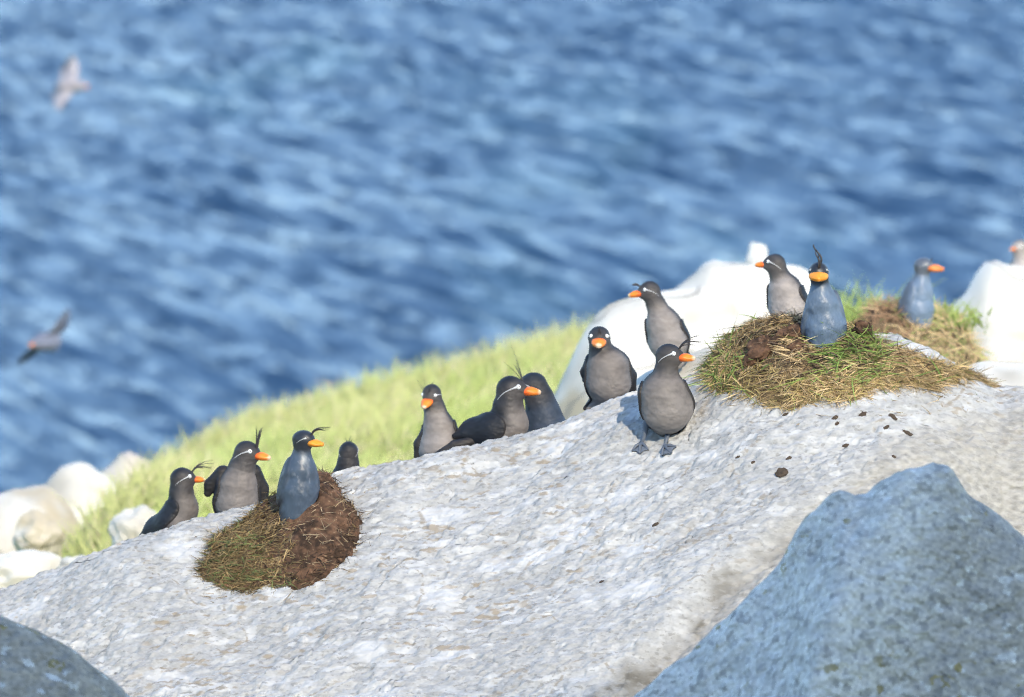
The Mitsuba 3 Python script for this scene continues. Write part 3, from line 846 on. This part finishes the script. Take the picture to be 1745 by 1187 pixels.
auklet('crested_auklet_004', 'slim necked bird with its bill tucked down, just left of the touching pair', d,
       dict(tail=(800, 800, .06, 7), rump=(765, 788, .03, 34), belly=(752, 762, 0, 39), breast=(748, 728, 0, 27), neck=(740, 694, 0, 17.5), head=(736, 671, 0, 17)),
       -14, -22, -22, feet=[(742, 822, 742, 798), (764, 820, 764, 796)], ground=main, crest='wispy', crest_len=0.9, seed=5, pale=1.25, plume=0.8, bill=1.08,
       wings=([(806, 750, -.062, 8), (775, 760, -.07, 10), (742, 778, -.07, 7)], [(728, 735, .0, 10), (716, 757, .0, 11), (713, 778, 0, 8)]))
d5 = rear_depth(850, 770)
auklet('crested_auklet_005', 'dark bird crouching in profile to the right, its orange bill touching its neighbour', d5,
       dict(tail=(778, 742, .03, 5), rump=(808, 737, .02, 22), belly=(845, 733, .0, 32), breast=(868, 722, 0, 32), neck=(866, 692, 0, 25), head=(869, 663, 0, 23)),
       70, 84, 0, feet=[(848, 768, 848, 756), (862, 766, 862, 754)], ground=main, crest='wispy', crest_len=1.15, seed=6, plume=1.15)
d = rear_depth(925, 775)
auklet('crested_auklet_006', 'blue-black bird seen from behind at the right of the touching pair', max(d, d5 + 0.09),
       dict(tail=(966, 742, -.04, 10), rump=(947, 738, -.02, 27), belly=(932, 731, 0, 36), breast=(926, 706, 0, 30), neck=(919, 678, 0, 24), head=(910, 656, 0, 22.5)),
       178, -112, -8, feet=[(918, 785, 920, 762), (938, 783, 938, 762)], ground=main, crest=None, seed=7, bill=0.8, pale=0.8, wing_shell=False, back=np.array([0.040, 0.056, 0.088]))  # back colour has the blue sky reflection painted in
d = rear_depth(592, 892)
auklet('crested_auklet_007', 'nearly black bird seen from behind, only its head and neck showing over the crest', d,
       dict(tail=(590, 880, -.06, 8), rump=(590, 866, -.02, 28), belly=(590, 846, 0, 36), breast=(591, 818, 0, 28), neck=(593, 789, 0, 18), head=(594, 769, 0, 17)),
       172, 176, 0, feet=[(580, 900, 580, 878), (602, 898, 602, 878)], ground=main, crest='short', crest_len=1.3, seed=8, pale=0.5)
d = rear_depth(402, 922)
auklet('crested_auklet_008', 'dark bird with a tall upright crest and wings held off its body', d,
       dict(tail=(404, 905, .06, 7), rump=(402, 885, .02, 28), belly=(403, 856, 0, 37), breast=(406, 826, 0, 33), neck=(413, 795, 0, 22), head=(419, 771, 0, 20.5)),
       10, 66, -3, feet=[(390, 922, 392, 896), (415, 920, 414, 896)], ground=main, crest='up', crest_len=1.05, seed=9,
       wings=([(430, 806, .01, 17), (446, 832, .02, 12), (450, 850, .02, 8)], [(380, 806, .01, 14), (360, 826, .02, 12), (354, 840, .02, 7)]))
d = rear_depth(306, 952)
auklet('crested_auklet_009', 'leftmost bird, dark and looking right, its back sloping down to the left', d,
       dict(tail=(238, 925, .06, 6), rump=(272, 905, .03, 24), belly=(300, 893, 0, 32), breast=(311, 866, 0, 27), neck=(309, 838, 0, 20), head=(309, 815, 0, 19)),
       55, 98, 0, feet=[(298, 955, 300, 925), (318, 950, 316, 925)], ground=main, crest='curl', crest_len=1.0, seed=10, bill=0.85, pale=0.8)
auklet('crested_auklet_010', 'blurred bird at the right edge behind the sloping white rock, mostly outside the frame', 19.6,
       dict(tail=(1751, 520, .05, 5), rump=(1747, 500, .02, 18), belly=(1745, 478, 0, 24), breast=(1743, 458, 0, 21), neck=(1740, 436, 0, 13), head=(1739, 421, 0, 13)),
       -10, -50, 0, feet=[(1745, 532, 1747, 505), (1762, 532, 1760, 505)], crest=None, seed=11, pale=2.6, head_dark=0.3, bill=0.7)


def flyer(key, label, px, py, depth, roll, up_l, up_r, yaw, seed, tone, span=0.155):
    """A bird on the wing far out over the sea."""
    fw = heading(yaw, 4)
    lf = unit(np.cross(UP, fw))
    up = np.cross(fw, lf)
    r = math.radians(roll)
    lf, up = lf * math.cos(r) + up * math.sin(r), up * math.cos(r) - lf * math.sin(r)
    c = at(px, py, depth)
    f0 = blend([cone(c - fw * 0.10, c - fw * 0.03, 0.012, 0.042), cone(c - fw * 0.03, c + fw * 0.045, 0.045, 0.04), cone(c + fw * 0.045, c + fw * 0.10, 0.03, 0.026)], 0.02)
    m = nets(f0, c - 0.2, c + 0.2, 0.008)
    n = unit(grad(f0, m.vertices))
    w = sstep(-0.3, 0.6, -n @ up)
    put(f'{key}__body', m, 'plumage', color=tone * (0.75 + 0.25 * w[:, None]))
    for k, sd in enumerate((1, -1)):
        a = math.radians(up_l if sd > 0 else up_r)
        od = unit(lf * sd * math.cos(a) + up * math.sin(a))
        nrm = np.cross(od, fw)
        t = np.linspace(0, 1, 12)
        ch = 1.75 * np.array([0.062, 0.07, 0.074, 0.076, 0.075, 0.072, 0.067, 0.06, 0.05, 0.038, 0.024, 0.006])
        le = c + od[None] * (0.03 + span * t)[:, None] + fw * (0.045 + 0.02 * np.sin(t * 2.2) - 0.05 * t ** 2)[:, None] + nrm * (0.012 * np.sin(t * 3.1))[:, None]
        te = le - fw * ch[:, None]
        md = (le * 0.65 + te * 0.35)
        th = 0.006 * (1 - 0.8 * t)[:, None]
        ringv = np.stack([le, md + nrm * th, te, md - nrm * th], 1).reshape(-1, 3)
        fcs = []
        for q in range(11):
            for e in range(4):
                A, B = q * 4 + e, q * 4 + (e + 1) % 4
                fcs += [[A, B, B + 4], [A, B + 4, A + 4]]
        fcs += [[0, 2, 1], [0, 3, 2], [44, 45, 46], [44, 46, 47]]
        put(f'{key}__wing' + ('' if k == 0 else '_001'), trimesh.Trimesh(ringv, np.array(fcs), process=False), 'plumage', color=np.asarray(tone) * 0.9)
    head_parts(key, f0, c + fw * 0.095, yaw, 0, 1.0, 0.85, None, plume=0, eyes=False, seed=seed)
    say(key, label, 'bird', 'birds flying over the sea')


flyer('flying_auklet', 'blurred pale bird flying over the sea at the upper left', 118, 146, 37, 52, 24, 6, 58, 1, np.array([0.46, 0.43, 0.47]))
flyer('flying_auklet_001', 'faint blurred dark bird flying over the sea, the lower of the two', 80, 582, 27, 44, 12, 4, -28, 2, np.array([0.20, 0.22, 0.30]))

# ------------------------------------------------------------------ turf mounds
from shapely.geometry import Polygon, Point
import shapely


def mound(key, outline, field, height, label, seed, thatch, n_straw, n_green, peat_right=None, shape=None, step=0.006):
    pts = np.array([field.hit(*o)[:2] for o in outline])
    poly = Polygon(pts).buffer(0.02).buffer(-0.02)
    x0, y0, x1, y1 = poly.bounds
    X, Y = np.arange(x0 - 0.02, x1 + 0.02, step), np.arange(y0 - 0.02, y1 + 0.02, step)
    XX, YY = np.meshgrid(X, Y, indexing='ij')
    P = shapely.points(XX.ravel(), YY.ravel())
    dist = np.where(shapely.contains(poly, P), shapely.distance(poly.exterior, P), -shapely.distance(poly.exterior, P)).reshape(XX.shape)
    P3 = np.stack([XX, YY, 0 * XX], -1)
    dist = dist + 0.03 * (meshkit.fbm(P3 * 22 + seed, 3, seed) - 0.5)
    h = height * sstep(-0.012, 0.09, dist) ** 0.7 * (0.75 + 0.5 * meshkit.fbm(P3 * 11 + seed, 3, seed + 1)) + 0.014 * (meshkit.fbm(P3 * 45, 3, seed + 2) - 0.5)
    if shape is not None:
        h = h + shape(XX, YY) * sstep(0.0, 0.03, dist)
    h = np.where(dist < 0, -0.03, h)
    Z = field.z(XX, YY) + h
    fld = Field(X, Y, Z)
    put(f'{key}__soil', fld.mesh(Z.min() - 0.05), 'thatch' if thatch else 'peat')
    rng = np.random.default_rng(seed)

    def strands(part, n, pick, L, w, c1, c2, stand, jit=0.25, lo_d=-0.004):
        x, y = rng.uniform(X[0] - 0.06, X[-1] + 0.06, n * 9), rng.uniform(Y[0] - 0.06, Y[-1] + 0.06, n * 9)
        di = Field(X, Y, dist).z(x, y) - np.maximum(0, np.maximum(np.maximum(X[0] - x, x - X[-1]), np.maximum(Y[0] - y, y - Y[-1])))
        ok = (di > lo_d) & pick(x, y, di, rng)
        x, y, di = x[ok][:n], y[ok][:n], di[ok][:n]
        m = len(x)
        nr = fld.normal(x, y, 0.012)
        out = di < 0.004
        nr = np.where(out[:, None], field.normal(x, y, 0.02), nr)
        p = np.stack([x, y, np.maximum(fld.z(x, y), np.where(out, field.z(x, y), -99))], -1) + nr * 0.001
        tang = unit(np.cross(nr, rng.normal(size=(m, 3)) * [0.35, 0.7, 1.0]))
        d = unit(tang + nr * (stand * (0.3 + rng.random(m)))[:, None])
        droop = np.stack([0.25 * rng.normal(size=m), 0.25 * rng.normal(size=m), -0.45 * rng.random(m) * min(1, stand * 1.5)], -1)
        (v, f), own, al = ribbons(p, d, droop, L * (0.4 + 0.9 * rng.random(m)), w * (0.6 + 0.7 * rng.random(m)), rng)
        mixw = rng.random((m, 1))
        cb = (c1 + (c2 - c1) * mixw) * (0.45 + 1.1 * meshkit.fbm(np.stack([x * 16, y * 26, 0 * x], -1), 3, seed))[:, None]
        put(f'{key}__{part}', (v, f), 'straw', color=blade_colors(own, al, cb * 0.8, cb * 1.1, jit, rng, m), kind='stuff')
    return fld, poly, strands


LEFT = [(346, 968), (362, 930), (400, 897), (440, 868), (478, 852), (520, 836), (558, 822), (578, 838), (598, 862), (626, 886), (612, 915), (600, 946), (572, 978), (520, 1002), (470, 999), (420, 1006), (372, 1004), (348, 988)]
m1, poly1, st = mound('turf_mound', LEFT, main, 0.05, '', 51, False, 0, 0,
                      shape=lambda X, Y: 0.02 * np.exp(-((X - (-0.42)) / 0.06) ** 2) - 0.014 * np.exp(-((X - (-0.455) - 0.1 * (Y - 12.6)) / 0.008) ** 2) * (Y < 12.66))
left_side = lambda x, y, di, r: r.random(len(x)) < sstep(-0.40, -0.52, x + 0.25 * (y - 12.65))
st('dry_grass', 4000, left_side, 0.025, 0.0011, np.array([0.10, 0.07, 0.035]), np.array([0.36, 0.26, 0.13]), 0.25)
gq = main.hit(412, 978)
st('green_grass', 900, lambda x, y, di, r: left_side(x, y, di, r) & ((di < 0.025) | (np.hypot(x - gq[0], y - gq[1]) < 0.06)), 0.026, 0.0013, np.array([0.075, 0.10, 0.035]), np.array([0.18, 0.21, 0.08]), 0.45)
st('root_fibre', 320, lambda x, y, di, r: x > -0.5, 0.022, 0.0008, np.array([0.22, 0.16, 0.09]), np.array([0.42, 0.33, 0.22]), 0.3)
st('dark_root', 700, lambda x, y, di, r: (x > -0.52) & (di < 0.03), 0.020, 0.0011, np.array([0.03, 0.02, 0.014]), np.array([0.12, 0.075, 0.045]), 0.5)
st('loose_straw', 200, lambda x, y, di, r: (di < 0.012) & (r.random(len(x)) < np.exp(np.minimum(di, 0) / 0.016)), 0.026, 0.0010, np.array([0.10, 0.065, 0.035]), np.array([0.36, 0.27, 0.15]), 0.12, lo_d=-0.07)
say('turf_mound', 'lump of red-brown peat with dry grass on its left side', 'turf mound')

RIGHT = [(1207, 645), (1214, 615), (1245, 598), (1300, 583), (1360, 574), (1420, 572), (1462, 572), (1490, 594), (1545, 608), (1610, 634), (1690, 656), (1600, 664), (1500, 662), (1440, 674), (1390, 686), (1335, 694), (1290, 684), (1240, 668), (1215, 660)]
m2, poly2, st = mound('turf_mound_001', RIGHT, main, 0.036, '', 52, True, 0, 0, shape=lambda X, Y: 0.018 * np.exp(-((X - 0.55) / 0.11) ** 2) + 0.02 * np.exp(-((X - 0.73) / 0.05) ** 2 - ((Y - 12.98) / 0.06) ** 2))
g0 = m2.hit(1455, 602)
soil_at = [m2.hit(1300, 600), m2.hit(1360, 580), m2.hit(1380, 610), m2.hit(1470, 572)]
soily = lambda x, y: np.max([np.exp(-((x - q[0]) / 0.075) ** 2 - ((y - q[1]) / 0.05) ** 2) for q in soil_at], 0)
st('dry_grass', 9000, lambda x, y, di, r: r.random(len(x)) > 0.88 * soily(x, y) + 0.5 * (meshkit.fbm(np.stack([x * 20, y * 30, 0 * x], -1), 2, 9) < 0.42), 0.036, 0.0011, np.array([0.20, 0.135, 0.07]), np.array([0.62, 0.47, 0.27]), 0.28)
st('standing_straw', 2600, lambda x, y, di, r: di < 0.035, 0.030, 0.0011, np.array([0.19, 0.16, 0.06]), np.array([0.54, 0.42, 0.19]), 0.8)
st('green_grass', 1500, lambda x, y, di, r: (1.1 * np.exp(-((x - g0[0]) / 0.065) ** 2 - ((y - g0[1]) / 0.045) ** 2) + 0.7 * np.exp(-((x - 0.44) / 0.03) ** 2) + 0.035 > r.random(len(x))), 0.055, 0.0017, np.array([0.12, 0.20, 0.045]), np.array([0.30, 0.40, 0.11]), 0.45)
st('dark_stem', 900, lambda x, y, di, r: (y > 12.82) & (di > 0.02), 0.05, 0.0012, np.array([0.03, 0.022, 0.016]), np.array([0.10, 0.07, 0.05]), 0.5)
st('loose_straw', 380, lambda x, y, di, r: (di < 0.012) & (r.random(len(x)) < np.exp(np.minimum(di, 0) / 0.02)), 0.03, 0.0010, np.array([0.16, 0.11, 0.06]), np.array([0.50, 0.38, 0.22]), 0.15, lo_d=-0.09)
say('turf_mound_001', 'wide low mound of dry tan grass with some green blades', 'turf mound')


# clods of peat bedded on the wide mound and crumbs on the bare rock
def clod(key, px, py, r, field, mat, label, flat=0.65, seed=0, cat='peat clod', group=None, wide=1.3):
    c = field.hit(px, py)
    s = c[1] / FOCAL * r
    nrm = field.normal(c[0], c[1])
    m = trimesh.creation.icosphere(subdivisions=3)
    v = m.vertices * (1 + 1.5 * (meshkit.fbm(m.vertices * 1.7 + seed * 5.1, 4, seed) - 0.5))[:, None]
    v = v * np.array([s * wide, s, s * flat])
    m.vertices = trimesh.transform_points(v, trimesh.geometry.align_vectors([0, 0, 1], nrm)) + c + nrm * s * flat * 0.45
    put(key, m, mat, label=label, cat=cat, group=group)


clod('peat_clod', 1298, 600, 21, m2, 'peat', 'dark brown clod of peat on the left half of the grass mound', seed=61, wide=1.5)
clod('peat_clod_001', 1350, 574, 17, m2, 'peat', 'dark clod of peat against the left side of the decoy on the grass mound', seed=62, flat=0.8, wide=1.6)
clod('peat_clod_002', 1468, 568, 14, m2, 'peat', 'ragged dark clod of peat right of the decoy on the grass mound', seed=63, flat=0.9)
clod('peat_clod_003', 1357, 590, 10, m2, 'peat', 'small black clod in front of the left foot of the decoy on the grass mound', seed=64, wide=1.6)
scene['dark_peat'] = bump(prin((0.075, 0.058, 0.045), 0.9, specular=0.15), soil_bump, 0.006)
CR = [(1333, 806, 9, 1.1, 'round dark brown crumb of peat on the bare rock, the largest one there'),
      (1117, 894, 4, 1.5, 'lone dark crumb on the rock right of the middle of the boulder'),
      (1338, 709, 6, 1.3, 'slanting dark scrap just below the left half of the grass mound'),
      (1424, 713, 5, 1.4, 'dark crumb in the middle of the row below the grass mound'),
      (1470, 707, 5, 1.8, 'dark crumb second from the right in the row below the grass mound'),
      (1522, 711, 5, 2.0, 'rightmost dark crumb in the row close below the grass mound'),
      (1441, 760, 4.5, 1.5, 'small crumb alone above the tip of the shaded front boulder'),
      (1523, 779, 3.5, 1.6, 'tiny crumb directly left of the peak of the shaded front boulder'),
      (1257, 779, 3.5, 1.4, 'leftmost of the three small crumbs above the round one'),
      (1283, 788, 3.5, 1.4, 'middle one of the three small crumbs above the round one'),
      (1344, 782, 4.5, 1.7, 'rightmost of the three small crumbs above the round one'),
      (1546, 738, 5, 2.4, 'long flat dark scrap on the rock above the peak of the front boulder'),
      (1510, 729, 4, 2.2, 'flat dark scrap left of the long one below the grass mound'),
      (1426, 722, 3.5, 1.5, 'tiny crumb touching the middle one of the row below the grass mound'),
      (1025, 992, 3.5, 1.5, 'tiny dark crumb low on the boulder near its dark crevice')]
for k, (px, py, r, wd, lab) in enumerate(CR):
    clod(f'peat_crumb_{k:03d}' if k else 'peat_crumb', px, py, r * (1 if k < 2 else 0.8), main, 'dark_peat', lab, flat=0.4, seed=70 + k, cat='peat crumb', group='crumbs of peat on the bare rock', wide=wd)

# far mound that carries the third decoy
far_sil = [(1440, 640), (1462, 590), (1478, 538), (1495, 524), (1530, 521), (1570, 535), (1610, 534), (1640, 560), (1670, 610), (1700, 660)]
fm = ridge_rock(far_sil, 16.0, 0.62, 1.0, 15.1, 16.8, 0.02, rnd=(-0.2, 0.12), pad=0.1, rough=0.05, freq=5, seed=31)
put('turf_mound_002__soil', fm.mesh(CAMZ - 4.6), 'thatch')
rng = np.random.default_rng(77)
n = 9000
x, y = rng.uniform(fm.X[0], fm.X[-1], n), rng.uniform(15.2, 16.4, n)
p = np.stack([x, y, fm.z(x, y)], -1)
nr = fm.normal(x, y, 0.03)
dd = unit(unit(np.cross(nr, rng.normal(size=(n, 3)))) + nr * (0.2 + 0.5 * rng.random(n))[:, None])
(v, f), own, al = ribbons(p, dd, np.stack([0.2 * rng.normal(size=n), 0.2 * rng.normal(size=n), -0.3 * rng.random(n)], -1), 0.055 * (0.5 + rng.random(n)), 0.0020 * np.ones(n), rng)
peat = (x < at(1545, 540, 16.0)[0]) & (rng.random(n) < 0.85)
grn = (~peat) & (rng.random(n) < 0.35)
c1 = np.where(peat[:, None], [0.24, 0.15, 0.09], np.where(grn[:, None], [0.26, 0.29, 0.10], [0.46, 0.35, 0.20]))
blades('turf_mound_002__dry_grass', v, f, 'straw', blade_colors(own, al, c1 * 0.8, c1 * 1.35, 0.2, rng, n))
say('turf_mound_002__dry_grass', kind='stuff')
say('turf_mound_002', 'blurred brown and straw coloured mound farther back between the white rocks', 'turf mound')


def tuft(key, px, py, depth, n, h, spread, label, seed, c1=(0.16, 0.22, 0.06), c2=(0.40, 0.50, 0.17)):
    rng = np.random.default_rng(seed)
    c = at(px, py, depth)
    p = c + rng.normal(size=(n, 3)) * [spread, spread, 0.012] - [0, 0, 0.02]
    d = unit(rng.normal(size=(n, 3)) * [0.4, 0.4, 0.15] + UP)
    (v, f), own, al = ribbons(p, d, np.stack([0.35 * rng.normal(size=n), 0.35 * rng.normal(size=n), -0.3 * rng.random(n)], -1), h * (0.5 + 0.7 * rng.random(n)), 0.0032 * np.ones(n), rng)
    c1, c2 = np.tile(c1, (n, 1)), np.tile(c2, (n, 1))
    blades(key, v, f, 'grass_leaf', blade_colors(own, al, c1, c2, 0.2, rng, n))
    say(key, label, 'grass', kind='stuff')


tuft('grass_tuft', 1468, 572, 17.6, 420, 0.17, 0.07, 'green tuft of grass behind the right side of the grass mound', 81)
tuft('grass_tuft_001', 1524, 534, 16.25, 160, 0.06, 0.05, 'small green tuft on the back of the far mound left of its decoy', 82)
tuft('grass_tuft_002', 1612, 540, 16.1, 200, 0.06, 0.05, 'small green tuft on the far mound right of its decoy', 83)


# ------------------------------------------------------------------ decoys
def decoy(key, label, px, base_py, depth, height_px, body_yaw, head_yaw, kind, seed, nrm=UP, crest='wire', crest_len=1.0, group='painted bird decoys set on turf mounds', lean=(0, 0), head_pitch=0):
    sp = depth / FOCAL
    s = height_px * sp / 0.176                      # model height 0.176 from the base to the crown
    b = at(px, base_py, depth)
    fr_ = heading(body_yaw)
    lat = unit(np.cross(UP, fr_))
    Q = lambda x, y, z: b + s * (fr_ * x + lat * y + UP * z) + np.array([lean[0], lean[1], 0]) * s * max(z, 0)
    H = Q(0.006, 0, 0.150)
    Hf = heading(head_yaw, head_pitch)
    Hl = unit(np.cross(UP, Hf))
    fs = [cone(Q(-0.004, 0, -0.045), Q(0.0, 0, 0.030), 0.043 * s, 0.0435 * s), cone(Q(0, 0, 0.034), Q(0.003, 0, 0.080), 0.043 * s, 0.0335 * s), cone(Q(0.003, 0, 0.080), Q(0.005, 0, 0.130), 0.0335 * s, 0.0185 * s),
          ell(H + Hf * 0.002 * s, [Hf, Hl, np.cross(Hf, Hl)], [0.027 * s, 0.0215 * s, 0.022 * s]), cone(Q(-0.02, 0, 0.03), Q(-0.060, 0, -0.014), 0.026 * s, 0.010 * s)]
    body = blend(fs, 0.010 * s)
    groove = cone(Q(0.052, 0, -0.03), Q(0.046, 0, 0.05), 0.006 * s, 0.0015 * s)
    wl = []
    for sd in (1, -1):
        ax0 = unit(UP - lat * sd * 0.20 + fr_ * 0.16)
        nr0 = lat * sd - fr_ * 0.25
        nr0 = unit(nr0 - ax0 * (nr0 @ ax0))
        wl.append(ell(Q(-0.010, sd * 0.0345, 0.054), [ax0, nr0, np.cross(ax0, nr0)], np.array([0.058, 0.0100, 0.027]) * s))

    def f(p):
        v = body(p)
        for w in wl:
            v = smin(v, w(p), 0.004 * s)
        v = -smin(-v, groove(p), 0.005 * s)
        return -smin(-v, (p - b) @ nrm + 0.010 * s, 0.006 * s)
    m = nets(f, b - np.array([0.09, 0.09, 0.100]) * s, b + np.array([0.09, 0.09, 0.21]) * s, 0.0032 * s)
    n = unit(grad(f, m.vertices))
    q = (m.vertices - b) / s
    z, fx = q[:, 2], q @ fr_
    wing = np.min([w(m.vertices) for w in wl], 0) / s
    grey, back, cap = np.array([0.105, 0.150, 0.225]), np.array([0.045, 0.052, 0.070]), np.array([0.024, 0.028, 0.038])
    if kind == 1:
        grey, back = grey * 0.55, back * 0.55
    if kind == 3:
        grey, back, cap = grey * 1.35, back * 1.6, np.array([0.10, 0.12, 0.16])
    col = back + (grey - back) * sstep(-0.012, 0.022, fx)[:, None]
    col = col + (back * 1.15 - col) * (sstep(0.001, -0.002, wing) * 0.9)[:, None]
    hz = ((m.vertices - H) @ np.cross(Hf, Hl)) / s
    col = col + (cap - col) * (sstep(0.116, 0.132, z))[:, None]
    wear = meshkit.fbm(m.vertices * np.array([55, 55, 30]) + seed, 4, seed)
    col = col * (0.72 + 0.56 * wear)[:, None]
    lt = q @ lat
    streak = np.exp(-((lt - 0.002) / 0.0065) ** 2) * sstep(0.062, 0.08, z) * sstep(0.128, 0.112, z) * (kind == 1) * (fx > 0)
    scuff = streak * 1.2 + 0.35 * sstep(0.62, 0.72, meshkit.fbm(m.vertices * np.array([160, 160, 70]) + seed, 3, seed + 4)) * sstep(0.03, 0.06, fx + 0.25 * z) * (z < 0.12)
    col = col + (np.array([0.50, 0.52, 0.54]) - col) * (0.6 * np.clip(scuff, 0, 1) * sstep(0.3, 0.6, wear))[:, None]
    put(f'{key}__body', m, 'decoy_paint', color=np.clip(col, 0.004, 1))
    head_parts(key, f, H, head_yaw, head_pitch, s * 0.92, 1.2 if kind == 1 else 1.4, crest, crest_len, 0.75, decoy=1 if kind != 3 else 2, seed=seed, bill_down=6)
    say(key, label, 'bird decoy', group)


b1 = m1.hit(506, 868)
decoy('bird_decoy', 'dark slate decoy with a yellow-orange bill on the peat lump at the left', 508, 859, b1[1] + 0.012, 134, 26, 66, 1, 5, m1.normal(b1[0], b1[1], 0.05), crest='curl', crest_len=1.2, lean=(0.06, 0))
b2 = m2.hit(1407, 583)
decoy('bird_decoy_001', 'glossy blue-grey decoy facing forward with a curled wire crest on the wide grass mound', 1409, 580, b2[1] + 0.012, 141, 2, -3, 2, 6, m2.normal(b2[0], b2[1], 0.05), crest='wire', crest_len=1.15, lean=(-0.13, 0))
b3 = fm.hit(1561, 549)
decoy('bird_decoy_002', 'pale blue-grey blurred decoy facing right on the far mound', 1561, 547, b3[1] + 0.02, 114, 45, 74, 3, 7, fm.normal(b3[0], b3[1], 0.06), crest='short', crest_len=0.8, lean=(0.08, 0))
